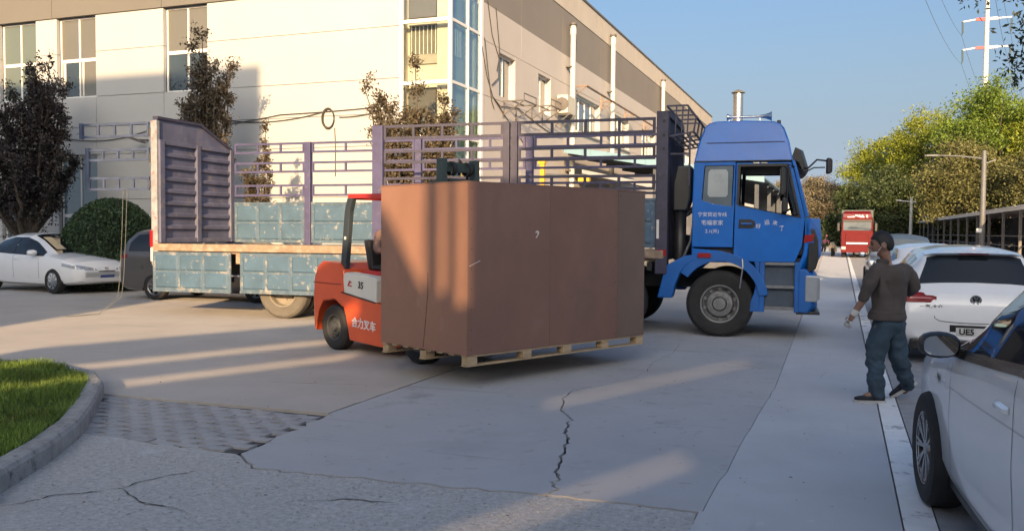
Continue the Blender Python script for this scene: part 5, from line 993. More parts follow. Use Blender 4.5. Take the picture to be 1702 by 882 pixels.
# ---- near white sedan, right edge of the frame (nose away from the camera)
nc = thing('white_car', 'nearest white car, cut off by the right edge of the picture', 'car', (1.52, 4.66, 0), R(90 + 4.6))
C = Car([(-2.25, .45, .80, .62, .86, .40), (-2.15, .28, 1.0, .80, 1.02, .55), (-1.75, .24, 1.10, .86, 1.14, .62), (-1.30, .2, 1.12, .885, 1.42, .56), (-.75, .2, 1.11, .895, 1.525, .585), (-.1, .2, 1.09, .90, 1.53, .60), (.28, .2, 1.055, .90, 1.47, .60), (.62, .2, 1.015, .895, 1.22, .63), (.98, .2, .985, .885, 1.02, .70), (1.35, .21, .93, .88, .97, .70), (1.85, .22, .85, .84, .87, .66), (2.1, .25, .76, .74, .78, .6), (2.2, .34, .62, .60, .66, .5)])
C.body(nc, wpaint, (1.275, -1.275), .39); car_wheels(nc, 2.55, .815, .345, .22, R(1.0), 9)
zb_ = L2((-1.35, 1.135), (-.6, 1.125), (.7, 1.03), (1.0, .995)); zt_ = L2((-1.45, 1.20), (-1.1, 1.40), (-.7, 1.47), (0, 1.478), (.28, 1.42), (.62, 1.165), (.86, 1.03))
for a_, b_ in ((-1.30, -.62), (-.56, .20), (.205, .80)):
    C.side(nc, 'window_rubber', trim, a_ - .03, b_ + .03, lambda x: zb_(x) - .022, lambda x: zt_(x) + .018, .003)
    C.side(nc, 'side_window', cglass, a_, b_, zb_, zt_, .006)
C.side(nc, 'belt_strip', trim, -1.36, .92, lambda x: zb_(x) - .045, lambda x: zb_(x) - .022, .007, 20, 1)
C.topp(nc, 'windscreen', cglass, .30, .98, 1.0); C.topp(nc, 'rear_screen', cglass, -1.6, -.95, .95)
for x0, x1 in ((.658, .664), (-.582, -.576)): C.side(nc, 'door_gap', seamc, x0, x1, lambda x: .30, lambda x: zb_(x) - .05, .0015, 1, 10)
C.side(nc, 'door_gap', seamc, -.95, .66, lambda x: .295, lambda x: .303, .0015, 14, 1)
C.side(nc, 'sill_strip', trim, -.86, .92, lambda x: .215, lambda x: .262, .004, 14, 1); C.side(nc, 'side_crease', mat('crease paint', (.52, .53, .535), .3, coat=.8, var=.01), -1.4, 1.15, lambda x: .835 - .03 * x, lambda x: .845 - .03 * x, .0012, 20, 1)
for sg in (-1, 1): car_mirror(nc, C, .52, 1.05, trim, sg, .84)
handle(C, -.42, .92, wpaint); handle(C, -1.2, .955, wpaint)
C.side(nc, 'fender_badge', trim, .98, 1.05, L2((.98, .79), (1.05, .82)), L2((.98, .83), (1.05, .845)), .006, 2, 1, (1,)); C.side(nc, 'fuel_flap', seamc, -1.50, -1.49, lambda x: .8, lambda x: .95, .002, 1, 4, (-1,))
C.topp(nc, 'bonnet_gap', seamc, 1.03, 1.045, 1.08, .003, 1, 8); C.endp(nc, 'headlight', lampw, -.72, -.45, lambda y: .62, lambda y: .74, 1); C.endp(nc, 'headlight', lampw, .45, .72, lambda y: .62, lambda y: .74, 1)
C.endp(nc, 'tail_light', tail, -.66, -.4, lambda y: .80, lambda y: .92, -1); C.endp(nc, 'tail_light', tail, .4, .66, lambda y: .80, lambda y: .92, -1)
# ---- white hatchback seen from behind
def hatch(name, label, loc, rz, paint, rear=True, group=None, st=None):
    t = thing(name, label, 'car', loc, rz, group)
    c = Car(st or [(-2.08, .34, .62, .78, .66, .66), (-2.02, .28, .86, .865, .88, .72), (-1.93, .24, .965, .885, .99, .70), (-1.72, .2, 1.0, .895, 1.30, .60), (-1.60, .2, 1.01, .90, 1.395, .585), (-1.2, .19, 1.005, .90, 1.435, .60), (-.4, .19, .99, .90, 1.455, .61), (.2, .19, .975, .90, 1.42, .61), (.75, .19, .955, .895, 1.12, .64), (1.05, .2, .94, .885, .97, .70), (1.6, .22, .85, .86, .88, .66), (1.95, .26, .72, .78, .74, .6), (2.06, .36, .58, .66, .6, .5)])
    c.body(t, paint, (1.31, -1.31), .36); car_wheels(t, 2.62, .79, .315, .2)
    zb = L2((-1.6, 1.04), (.9, .975)); zt = L2((-1.6, 1.14), (-1.45, 1.33), (-1.0, 1.375), (0, 1.375), (.25, 1.335), (.72, 1.04))
    for a_, b_ in ((-1.42, -.98), (-.93, -.12), (-.06, .72)): C_ = c.side(t, 'side_window', cglass, a_, b_, zb, zt, .005)
    for x0 in (-.95, -.10, .66): c.side(t, 'door_gap', seamc, x0, x0 + .01, lambda x: .28, lambda x: .95, .0015, 1, 8)
    c.topp(t, 'windscreen', cglass, .26, .98, 1.0)
    for sg in (-1, 1): car_mirror(t, c, .55, 1.0, paint, sg, .9)
    handle(c, -.28, .82, paint); handle(c, -1.05, .84, paint); return t, c
gf, c = hatch('white_hatchback', 'white hatchback seen from behind, parked just ahead of the nearest white car', (1.60, 14.16, 0), R(90), wpaint)
c.topp(gf, 'rear_window', cglass, -1.915, -1.655, 1.16, .006)
MB().loft([[(-1.74 - d, y, c.top(-1.60, 0) - .035 - dz), (-1.42, y, c.top(-1.42, y * .9) + .002), (-1.42, y, c.top(-1.42, y * .9) - .03), (-1.70 - d, y, c.top(-1.60, 0) - .062 - dz)] for y, d, dz in ((-.56, -.10, .03), (-.45, -.02, .01), (0, .02, .0), (.45, -.02, .01), (.56, -.10, .03))]).build('roof_spoiler', wpaint, gf, smooth=45)
MB().box(-1.772, -1.70, -.17, .17, c.top(-1.60, 0) - .058, c.top(-1.60, 0) - .040).build('brake_light', mat('dark red lens', (.10, .006, .008), .2, coat=.7), gf)
for sg in (-1, 1):
    c.endp(gf, 'tail_light', tail, sg * .44, sg * .865, (lambda y: .79 if abs(y) > .5 else .83), (lambda y: float(np.interp(abs(y), [.44, .6, .87], [.865, .915, .935]))), -1, .012)
    c.side(gf, 'tail_light', tail, -2.0, -1.80, L2((-2.0, .80), (-1.8, .86)), L2((-2.0, .915), (-1.8, .905)), .006, 6, 3, (sg,))
    c.endp(gf, 'lamp_stripe', mat('bright lens stripe', (.40, .05, .06), .2, coat=.8), sg * .50, sg * .84, lambda y: .838, lambda y: .856, -1, .016, 8, 1)
    c.endp(gf, 'rear_reflector', tail, sg * .60, sg * .80, lambda y: .315, lambda y: .35, -1, .008, 5, 1)
def gapline(pts):
    b = MB(); b.tube([(c.end(y, z, -1) - .003, y, z) for y, z in pts], .0045, 5); return b.build('boot_gap', seamc, gf)
gapline([(-.46, .83), (-.47, .72), (-.46, .6), (-.40, .565), (-.2, .55), (0, .547), (.2, .55), (.40, .565), (.46, .6), (.47, .72), (.46, .83)])
gapline([(y, .945) for y in np.linspace(-.80, .80, 12)]); 
c.endp(gf, 'plate_recess', trim, -.29, .29, lambda y: .37, lambda y: .52, -1, .004, 6, 2); c.endp(gf, 'number_plate', platew, -.22, .22, lambda y: .385, lambda y: .49, -1, .010, 4, 2)
MXR = Matrix.Rotation(R(90), 4, 'X'); RZm = Matrix.Rotation(R(-90), 4, 'Z')
pt_ = [q for q in gf.children if q.name.startswith('number_plate')][0]
text_mesh('UE5', .10, trim, pt_, Matrix.Translation((c.end(.1, .44, -1) - .014, .10, .438)) @ RZm @ MXR, bold=.003)
text_mesh('一汽-大众', .062, mat('chrome letters', (.2, .2, .2), .4, .6), gf, Matrix.Translation((c.end(.52, .74, -1) - .008, .50, .735)) @ RZm @ MXR, bold=.001)
MB().box(-2.09, -1.9, -.74, .74, .19, .33).build('bumper_insert', trim, gf, bevel=.02)
xe = c.end(0, .83, -1) - .012; em = MB().lathe([(0, 0), (.062, .0), (.066, .006), (.062, .012), (0, .012)], (xe - .004, 0, .83), 'x', 26).build('emblem', trim, gf, smooth=40); b = MB()
b.lathe([(.054, -.008), (.062, -.008), (.062, .004), (.054, .004)], (xe, 0, .83), 'x', 28)
for p, q in (((.026, .052), (0, .012)), ((0, .012), (-.026, .052)), ((.050, .022), (.024, -.046)), ((.024, -.046), (0, .004)), ((0, .004), (-.024, -.046)), ((-.024, -.046), (-.050, .022))): b.bar((xe - .006, p[0], .83 + p[1]), (xe - .006, q[0], .83 + q[1]), .010, .010)
b.build('emblem_ring', chrome, em, smooth=40)
# ---- the cars parked farther along
hatch('white_car', 'white car parked beyond the white hatchback, only its roof showing', (1.62, 19.6, 0), R(90), wpaint, st=[(-2.3, .36, .7, .72, .74, .6), (-2.2, .28, .92, .85, .95, .66), (-1.7, .2, 1.0, .89, 1.06, .62), (-1.05, .2, 1.0, .895, 1.36, .58), (-.5, .19, .99, .90, 1.42, .60), (.2, .19, .975, .90, 1.40, .61), (.75, .19, .955, .895, 1.12, .64), (1.05, .2, .94, .885, .97, .70), (1.6, .22, .85, .86, .88, .66), (1.95, .26, .72, .78, .74, .6), (2.06, .36, .58, .66, .6, .5)])
vt, vc = hatch('blue_grey_van', 'blue grey van in the parked row behind the walking man', (1.62, 28.4, 0), R(90), bpaint, st=[(-2.25, .34, .8, .72, .9, .66), (-2.2, .26, 1.0, .84, 1.45, .62), (-2.0, .2, 1.02, .85, 1.57, .66), (0, .2, 1.0, .85, 1.60, .68), (1.0, .2, .98, .85, 1.55, .68), (1.6, .2, .95, .84, 1.2, .66), (2.0, .24, .85, .80, .95, .62), (2.2, .34, .65, .7, .7, .5)])
vc.endp(vt, 'rear_window', cglass, -.6, .6, lambda y: 1.08, lambda y: 1.40, -1)
sc_, cc = hatch('white_car', 'small white car facing the camera in front of the red truck', (1.95, 66.0, 0), R(-97), wpaint)
cc.endp(sc_, 'grille', trim, -.35, .35, lambda y: .5, lambda y: .62, 1); cc.endp(sc_, 'headlight', lampw, .42, .62, lambda y: .58, lambda y: .68, 1); cc.endp(sc_, 'headlight', lampw, -.62, -.42, lambda y: .58, lambda y: .68, 1)
# ---- white sedan by the factory, nose towards the truck
h_ = R(-9); ax = Vector((math.cos(h_), math.sin(h_), 0)); lat = Vector((-ax.y, ax.x, 0)); nw = Vector((-18.42, 16.45, 0)) + lat * .80 - ax * 1.35
sd = thing('white_sedan', 'white sedan with a blue number plate parked in front of the dark purple tree', 'car', nw, h_)
c = Car([(-2.35, .36, .72, .70, .80, .58), (-2.25, .28, .96, .83, 1.0, .62), (-1.75, .2, 1.03, .885, 1.09, .60), (-1.15, .2, 1.0, .895, 1.38, .56), (-.6, .19, .98, .90, 1.47, .59), (.05, .19, .965, .90, 1.46, .60), (.45, .19, .95, .895, 1.32, .61), (1.15, .2, .93, .885, .985, .68), (1.7, .22, .86, .865, .90, .64), (2.05, .25, .76, .80, .80, .58), (2.22, .30, .64, .70, .68, .50), (2.28, .40, .54, .6, .57, .45)])
c.body(sd, wpaint, (1.35, -1.35), .365); car_wheels(sd, 2.70, .785, .325, .2, 0, 9)
zb = L2((-1.5, 1.03), (1.0, .955)); zt = L2((-1.55, 1.08), (-1.1, 1.30), (-.6, 1.385), (.0, 1.385), (.4, 1.27), (1.0, .985))
for a_, b_ in ((-1.35, -.30), (-.24, .92)):
    c.side(sd, 'window_rubber', trim, a_ - .04, b_ + .04, lambda x: zb(x) - .02, lambda x: zt(x) + .02, .003); c.side(sd, 'side_window', cglass, a_, b_, zb, zt, .006)
for x0 in (.80, -.275, -1.3): c.side(sd, 'door_gap', seamc, x0, x0 + .012, lambda x: .3, lambda x: .94, .0015, 1, 8)
c.topp(sd, 'windscreen', cglass, .10, 1.14, 1.02); c.topp(sd, 'rear_screen', cglass, -1.68, -.8, 1.0); c.topp(sd, 'sun_shade', mat('folded cream sunshade', (.60, .47, .28), .8), .36, .98, .24, .009).location = (0, -.36, 0)
c.topp(sd, 'bonnet_gap', seamc, 1.2, 1.215, 1.1, .003, 1, 8)
for sg in (-1, 1):
    car_mirror(sd, c, .70, 1.0, wpaint, sg, .95); c.endp(sd, 'headlight', lampw, sg * .36, sg * .74, lambda y: .60 if abs(y) < .6 else .63, lambda y: float(np.interp(abs(y), [.36, .74], [.66, .74])), 1, .010)
    c.side(sd, 'headlight', lampw, 1.72, 2.1, L2((1.72, .70), (2.1, .64)), L2((1.72, .78), (2.1, .715)), .006, 8, 3, (sg,))
c.endp(sd, 'grille', mat('dark grille', (.06, .06, .07), .4, .5), -.32, .32, lambda y: .555 if abs(y) < .22 else .60, lambda y: .675, 1, .012); c.endp(sd, 'grille_badge', chrome, -.05, .05, lambda y: .60, lambda y: .665, 1, .022, 3, 3)
c.endp(sd, 'lower_intake', trim, -.62, .62, lambda y: .33, lambda y: .40, 1, .010); c.endp(sd, 'intake_strip', chrome, -.58, .58, lambda y: .362, lambda y: .374, 1, .016, 10, 1); c.endp(sd, 'number_plate', plateb, -.20, .20, lambda y: .375, lambda y: .475, 1, .03, 4, 2)
handle(c, -.12, .84, wpaint); handle(c, -1.15, .86, wpaint)
# ---- dark grey van behind the truck
vn, c = hatch('grey_van', 'dark grey people carrier half hidden behind the rear end of the truck', (-13.62, 17.0, 0), R(6), gpaint, st=[(-2.30, .36, .72, .72, .80, .62), (-2.27, .28, .98, .84, 1.1, .66), (-2.2, .24, 1.06, .87, 1.42, .62), (-2.0, .2, 1.08, .88, 1.58, .60), (-1.4, .19, 1.06, .89, 1.66, .62), (.2, .19, 1.0, .90, 1.65, .64), (.9, .19, .98, .895, 1.3, .66), (1.5, .2, .95, .885, 1.0, .70), (1.9, .22, .86, .86, .9, .66), (2.2, .26, .72, .78, .74, .6), (2.35, .36, .58, .66, .6, .5)])
for sg in (-1, 1): c.side(vn, 'tail_light', tail, -2.36, -2.05, L2((-2.36, .92), (-2.05, .98)), L2((-2.36, 1.0), (-2.05, 1.06)), .008, 6, 3, (sg,))
c.side(vn, 'rear_window', cglass, -2.05, -1.48, lambda x: 1.12, L2((-2.05, 1.32), (-1.9, 1.5), (-1.48, 1.55)), .006)
# ---- red lorry far down the drive, facing the camera
rt = thing('red_truck', 'red lorry cab facing the camera far down the drive', 'truck', (1.15, 65.8, 0), R(-91)); rt.scale = (.92, .84, .93); redp = mat('red truck paint', (.10, .003, .006), .6, spec=.2, var=.1, scale=2, coat=.1); gfa = mat('grey green canopy frame', (.07, .09, .085), .7)
MB().loft([[(x, y, z) for y, z in ((-1.2 * k_, .55), (1.2 * k_, .55), (1.24 * k_, 1.6), (1.16 * k_, 2.95), (-1.16 * k_, 2.95), (-1.24 * k_, 1.6))] for x, k_ in ((0, 1), (1.9, 1), (2.1, .97))]).build('cab', redp, rt, bevel=.04)
MB().loft([[(x, y, z) for y, z in ((-1.10, 2.95), (1.10, 2.95), (1.0, z1), (-1.0, z1))] for x, z1 in ((.1, 3.45), (1.4, 3.42), (1.95, 3.05))]).build('roof_fairing', redp, rt, bevel=.03)
MB().loft([[(2.08, y, 2.0), (2.12, y, 2.0), (2.12 - .02, y, 2.62), (2.04, y, 2.62)] for y in (-1.05, 1.05)]).build('windscreen', mat('pale sky windscreen', (.10, .12, .14), .05, coat=1.), rt); MB().box(2.02, 2.16, -1.1, 1.1, 2.62, 2.78).build('sun_visor', blkp, rt)
fa_ = MB().box(1.7, 2.02, -1.08, 1.08, 2.80, 3.22).build('fascia', mat('crimson fascia', (.10, .004, .016), .4), rt, bevel=.02); b = MB()
for (y0, z0, y1, z1, w_) in ((.75, 2.9, .70, 3.12, .12), (.5, 2.92, .35, 3.12, .1), (.35, 2.93, .1, 3.1, .14), (.1, 3.05, -.15, 3.12, .1), (-.2, 3.0, -.75, 2.97, .08), (.75, 2.92, .45, 2.9, .05)): b.bar((2.03, y0, z0), (2.03, y1, z1), w_, .02, up=(1, 0, 0))
b.build('fascia_mark', wht, fa_); MB().box(2.10, 2.16, -.85, .85, 1.15, 1.75).build('grille', redp, rt, bevel=.02); MB().box(2.15, 2.18, -.8, .8, 1.0, 1.12).build('white_strip', wht, rt)
MB().box(1.95, 2.2, -1.2, 1.2, .38, .95).build('bumper', redp, rt, bevel=.04)
for s in (-1, 1):
    MB().box(2.18, 2.22, s * 1.0 - .16, s * 1.0 + .16, .60, .82).build('headlight', lens, rt); MB().box(1.7, 1.86, s * 1.42 - .1, s * 1.42 + .1, 1.95, 2.55).build('mirror', blkp, rt, bevel=.03); MB().tube([(1.9, s * 1.15, 2.7), (1.8, s * 1.42, 2.6)], .025, 6).build('mirror_arm', blk, rt)
    for x in (1.2, -2.5, -5.0): wheel(rt, (x, s * 1.02, .5), .5, .3, s, rub, rimg)
MB().box(-7.5, -.15, -1.22, 1.22, .95, 1.25).build('bed', gfa, rt); MB().box(-7.5, -.15, -1.24, 1.24, 1.25, 3.55).build('load_cover', gfa, rt, bevel=.05)
# ---- motorcycle and rider far away
mc = thing('motorcycle', 'small parked motorcycle facing the camera left of the red lorry', 'motorcycle', (-.42, 67.5, 0), R(-95)); mw = mat('cream fairing', (.55, .45, .32), .5)
for x in (-.62, .62): MB().lathe([(.20, -.05), (.29, -.06), (.31, 0), (.29, .06), (.20, .05)], (x, 0, .31), 'y', 20).build('wheel', rub, mc, smooth=40)
MB().loft([[(x, -w_, z0), (x, w_, z0), (x, w_ * .7, z1), (x, -w_ * .7, z1)] for x, w_, z0, z1 in ((-.7, .10, .62, .84), (-.2, .16, .40, .80), (.2, .18, .38, .86), (.5, .2, .5, 1.02), (.62, .12, .62, .98))]).build('body', mw, mc, bevel=.03)
for s in (-1, 1): MB().tube([(.62, s * .09, .31), (.48, s * .09, .95)], .025, 6).build('fork_leg', chrome, mc); MB().tube([(.42, s * .06, 1.02), (.38, s * .36, 1.06)], .018, 6).build('handlebar', blk, mc); MB().box(.38, .42, s * .40 - .06, s * .40 + .06, 1.12, 1.24).build('mirror', blkp, mc); MB().loft([[(x, s * .20 - .06, z), (x, s * .20 + .1, z), (x, s * .2 + .06, z + .4), (x, s * .2 - .05, z + .4)] for x, z in ((.3, .35), (.5, .4))]).build('leg_shield', mw, mc, bevel=.02)
MB().lathe([(0, 0), (.09, 0), (.07, -.08), (0, -.1)], (.66, 0, .88), 'x', 14).build('headlight', lens, mc, smooth=40); MB().box(-.6, .05, -.13, .13, .80, .88).build('saddle', blkp, mc, bevel=.03)
# ------------------------------------------------------------------ people
skin = mat('skin', (.27, .15, .105), .5, var=.08, scale=9); hairm = mat('black hair', (.010, .009, .009), .6, var=.3, scale=60, bump=.003, bscale=120, stretch=(1, 1, .3))
sweat = mat('brown grey sweater', (.082, .068, .062), .95, var=.14, scale=7, bump=.0018, bscale=160); jean = mat('faded jeans', (.035, .062, .090), .9, var=.35, scale=5, bump=.002, bscale=90, patches=[((.085, .12, .15), .56, .8, 3.)])
glove = mat('white work glove', (.55, .55, .53), .9, var=.12, scale=20); shoe = mat('dark shoe', (.018, .02, .028), .7, var=.3); sole = mat('pale shoe sole', (.45, .45, .44), .7); maskm = mat('white face mask', (.62, .65, .68), .9)
ra = Vector((math.cos(R(20.55)), math.sin(R(20.55)), 0)); fb_ = Vector((-math.sin(R(20.55)), math.cos(R(20.55)), 0))
# local frame of the walking man: x = picture right, y = away from the camera, z up
mn = thing('person', 'man in a brown grey sweater and faded jeans walking beside the parked cars', 'person', (.46, 9.24, 0), R(20.55)); mn.scale = (1.05, 1.05, 1.0)
N_ = {  # a, b, z, radius
 'pelvis': (-.01, .0, .86, .125, .105), 'belly': (-.01, .0, 1.02, .135, .105), 'chest': (-.0, .01, 1.22, .155, .115), 'neckb': (-.015, .02, 1.395, .075, .07), 'neck': (-.035, .03, 1.45, .063), 'skull0': (-.05, .035, 1.52, .062), 'skull': (-.055, .045, 1.585, .078),
 'hipL': (-.095, -.02, .80, .095), 'kneeL': (-.12, .0, .46, .062), 'ankL': (-.105, -.03, .10, .042), 'toeL': (-.22, -.0, .045, .035),
 'hipR': (.08, .04, .80, .095), 'kneeR': (.115, .02, .46, .062), 'ankR': (.285, .15, .155, .042), 'toeR': (.25, .22, .05, .035),
 'shL': (-.165, -.06, 1.345, .07), 'elL': (-.215, -.06, 1.08, .046), 'wrL': (-.315, .02, .86, .030), 'palmL': (-.345, .04, .79, .034, .02),
 'shR': (.20, .10, 1.345, .07), 'elR': (.275, .10, 1.10, .046), 'wrR': (.27, .32, 1.02, .030), 'palmR': (.22, .38, 1.02, .032, .02)}
E_ = [('pelvis', 'belly'), ('belly', 'chest'), ('chest', 'neckb'), ('neckb', 'neck'), ('neck', 'skull0'), ('skull0', 'skull'), ('pelvis', 'hipL'), ('hipL', 'kneeL'), ('kneeL', 'ankL'), ('ankL', 'toeL'), ('pelvis', 'hipR'), ('hipR', 'kneeR'), ('kneeR', 'ankR'), ('ankR', 'toeR'),
      ('chest', 'shL'), ('shL', 'elL'), ('elL', 'wrL'), ('wrL', 'palmL'), ('chest', 'shR'), ('shR', 'elR'), ('elR', 'wrR'), ('wrR', 'palmR')]
thin = {'pelvis': .6, 'belly': .6, 'chest': .6, 'neckb': .55, 'hipL': .45, 'kneeL': .6, 'hipR': .45, 'kneeR': .6, 'shL': .6, 'shR': .6, 'elL': .85, 'elR': .85}
skin_mesh('body', {q: tuple(n[:3]) + tuple(r * thin.get(q, 1) for r in n[3:]) for q, n in N_.items()}, E_, skin, mn)
def head(parent, c, yaw, pitch, hair_col=hairm, s=1.0, skinm=skin):
    """c: centre of the head; face looks along +x before the yaw."""
    M = Matrix.Translation(c) @ Matrix.Rotation(yaw, 4, 'Z') @ Matrix.Rotation(pitch, 4, 'Y'); b = MB()
    def H(u, v):
        th = u * 6.28318; ph = (v - .5) * 3.14159; x, y, z = math.cos(ph) * math.cos(th), math.cos(ph) * math.sin(th), math.sin(ph)
        px, py, pz = x * .098, y * .074, z * .118
        if z < 0: k_ = 1 - .34 * (-z) ** 1.3; py *= k_; px = px * k_ + .022 * (-z) * (1 if x > -.2 else .3)
        if x > 0: px *= .97; 
        f = math.exp(-((y * 2.9) ** 2)) * (x > 0)
        px += f * (.030 * math.exp(-((z + .16) / .13) ** 2) + .010 * math.exp(-((z + .52) / .10) ** 2) - .006 * math.exp(-((z + .38) / .05) ** 2) + .010 * math.exp(-((z + .78) / .12) ** 2) + .006 * math.exp(-((z - .22) / .1) ** 2))
        e_ = math.exp(-(((abs(y) - .40) / .16) ** 2)) * math.exp(-((z - .03) / .10) ** 2) * (x > 0); px -= .010 * e_
        return M @ Vector((px * s, py * s, pz * s))
    o = b.grid(H, 40, 30).build('head', skinm, parent, smooth=80)
    for sg in (-1, 1):
        MB().lathe([(0, .004), (.013, .010), (.022, .006), (.026, -.004), (0, -.006)], (0, 0, 0), 'y', 14).build('ear', skinm, o, smooth=60).matrix_local = M @ Matrix.Translation((-.008 * s, sg * .074 * s, -.012 * s)) @ Matrix.Rotation(R(18 * sg), 4, 'Z') @ Matrix.Scale(1.25 * s, 4, (0, 0, 1)) @ Matrix.Scale(s * sg, 4, (0, 1, 0))
        MB().lathe([(0, .011), (.009, .007), (.011, 0), (0, -.01)], (0, 0, 0), 'x', 10).build('eye', mat('eye', (.05, .04, .035), .2), o, smooth=60).matrix_local = M @ Matrix.Translation((.084 * s, sg * .031 * s, .006 * s))
        MB().box(-.006, .006, -.018, .018, -.004, .004).build('eyebrow', hair_col, o, bevel=.003).matrix_local = M @ Matrix.Translation((.092 * s, sg * .031 * s, .030 * s))
    MB().box(-.005, .004, -.021, .021, -.004, .004).build('mouth', mat('lips', (.22, .09, .075), .5), o, bevel=.003).matrix_local = M @ Matrix.Translation((.102 * s, 0, -.058 * s))
    def Hr(u, v):
        th = u * 6.28318; x, y = math.cos(th), math.sin(th); zl = float(np.interp(x, [-1, -.45, -.25, -.02, .10, .22, .40, .62, 1], [-.52, -.48, -.12, .02, -.18, -.10, .22, .40, .44]))
        ph0 = math.asin(max(-.95, min(.95, zl))); ph = ph0 + (1.5708 - ph0) * v; X, Y, Z = math.cos(ph) * x, math.cos(ph) * y, math.sin(ph)
        q = 1.030 + .012 * math.sin(th * 9 + v * 7) * (1 - v) + .008 * math.sin(th * 5 - v * 11); 
        kk = 1 if Z > 0 else 1 - .30 * (-Z) ** 1.3
        return M @ Vector((X * .099 * q * s * kk, Y * .075 * q * s * kk, Z * .121 * q * s))
    hs = MB().grid(Hr, 44, 12).build('hair', hair_col, parent, smooth=70); so2 = hs.modifiers.new('t', 'SOLIDIFY'); so2.thickness = .008; so2.offset = -1
    return o, M
ho, HM = head(mn, Vector((-.058, .03, 1.548)), R(162), R(6), s=1.05)
b = MB(); b.grid(lambda u, v: HM @ Vector((.100 - .055 * (2 * u - 1) ** 2 + .016 * math.sin(v * 3.1), (2 * u - 1) * .062, -.122 + .054 * v)), 12, 6); o = b.build('face_mask', maskm, mn, smooth=60); o.modifiers.new('t', 'SOLIDIFY').thickness = .004
for sg in (-1, 1): MB().tube([HM @ Vector((.045, sg * .064, -.06)), HM @ Vector((.02, sg * .079, -.03)), HM @ Vector((-.012, sg * .082, .02))], .0025, 5).build('mask_strap', maskm, o)
def grow(keys, dr, extra=None):
    d = {}
    for k_ in keys: n = N_[k_]; d[k_] = tuple(n[:3]) + tuple(r + dr for r in n[3:])
    if extra: d.update(extra)
    return d
sw = grow(['belly', 'chest', 'neckb', 'shL', 'elL', 'shR', 'elR'], .022, {'hem': (-.01, .0, .88, .185, .15), 'hemb': (-.01, 0, .845, .172, .14), 'faL': (-.262, -.02, .975, .050), 'faR': (.275, .22, 1.05, .050)})
sw['belly'] = (-.01, .0, 1.02, .195, .155); sw['chest'] = (.0, .01, 1.22, .21, .16); sw['neckb'] = (-.015, .02, 1.405, .092, .088); sw['shL'] = (-.15, -.05, 1.325, .098); sw['shR'] = (.178, .09, 1.325, .098); sw['elL'] = (-.222, -.06, 1.10, .064); sw['elR'] = (.285, .10, 1.11, .066)
skin_mesh('sweater', sw, [('hemb', 'hem'), ('hem', 'belly'), ('belly', 'chest'), ('chest', 'neckb'), ('chest', 'shL'), ('shL', 'elL'), ('elL', 'faL'), ('chest', 'shR'), ('shR', 'elR'), ('elR', 'faR')], sweat, mn, sub=3, noise=.016, nscale=9)
MB().lathe([(.168, -.03), (.175, 0), (.168, .03)], (0, 0, 0), 'z', 28).build('waistband', sweat, mn, smooth=60).matrix_local = Matrix.Translation((-.01, 0, .845)) @ Matrix.Scale(.84, 4, (0, 1, 0))
jn = {'waist': (-.01, .0, .95, .135, .11), 'pelvis': (-.01, .0, .855, .172, .145), 'crotch': (-.01, .0, .74, .145, .12), 'hipL': (-.088, -.02, .70, .115, .12), 'midL': (-.108, -.01, .52, .097, .10), 'kneeL': (-.115, -.005, .43, .085, .09), 'shinL': (-.110, -.02, .24, .075, .08), 'cufL': (-.105, -.03, .040, .070, .074),
      'hipR': (.073, .03, .70, .115, .12), 'midR': (.10, .02, .53, .097, .10), 'kneeR': (.125, .03, .44, .085, .09), 'shinR': (.20, .09, .28, .075, .08), 'cufR': (.29, .158, .105, .070, .074)}
skin_mesh('jeans', jn, [('waist', 'pelvis'), ('pelvis', 'crotch'), ('crotch', 'hipL'), ('hipL', 'midL'), ('midL', 'kneeL'), ('kneeL', 'shinL'), ('shinL', 'cufL'), ('crotch', 'hipR'), ('hipR', 'midR'), ('midR', 'kneeR'), ('kneeR', 'shinR'), ('shinR', 'cufR')], jean, mn, sub=3, noise=.022, nscale=11)
def shoe_at(parent, c, yaw, pitch, s=1.):
    M = Matrix.Translation(c) @ Matrix.Rotation(yaw, 4, 'Z') @ Matrix.Rotation(pitch, 4, 'Y'); rings = []
    for x, w_, h in ((-.085, .026, .07), (-.07, .036, .085), (-.02, .038, .085), (.04, .040, .062), (.10, .044, .048), (.15, .040, .040), (.18, .022, .03)): rings.append([M @ Vector((x, w_ * math.cos(t) , .024 + (h) * (.5 + .5 * math.sin(t)))) for t in np.linspace(0, 6.2832, 13)[:-1]])
    o = MB().loft(rings).build('shoe', shoe, parent, smooth=60)
    rings = [[M @ Vector((x, y * w_, z)) for y, z in ((-1, 0), (1, 0), (1.02, .028), (-1.02, .028))] for x, w_ in ((-.095, .025), (-.075, .040), (0, .042), (.10, .050), (.16, .044), (.192, .02))]
    MB().loft(rings).build('sole', sole, o, smooth=40); return o
shoe_at(mn, Vector((-.115, -.025, .0)), R(172), 0); shoe_at(mn, Vector((.285, .165, .105)), R(150), R(38))
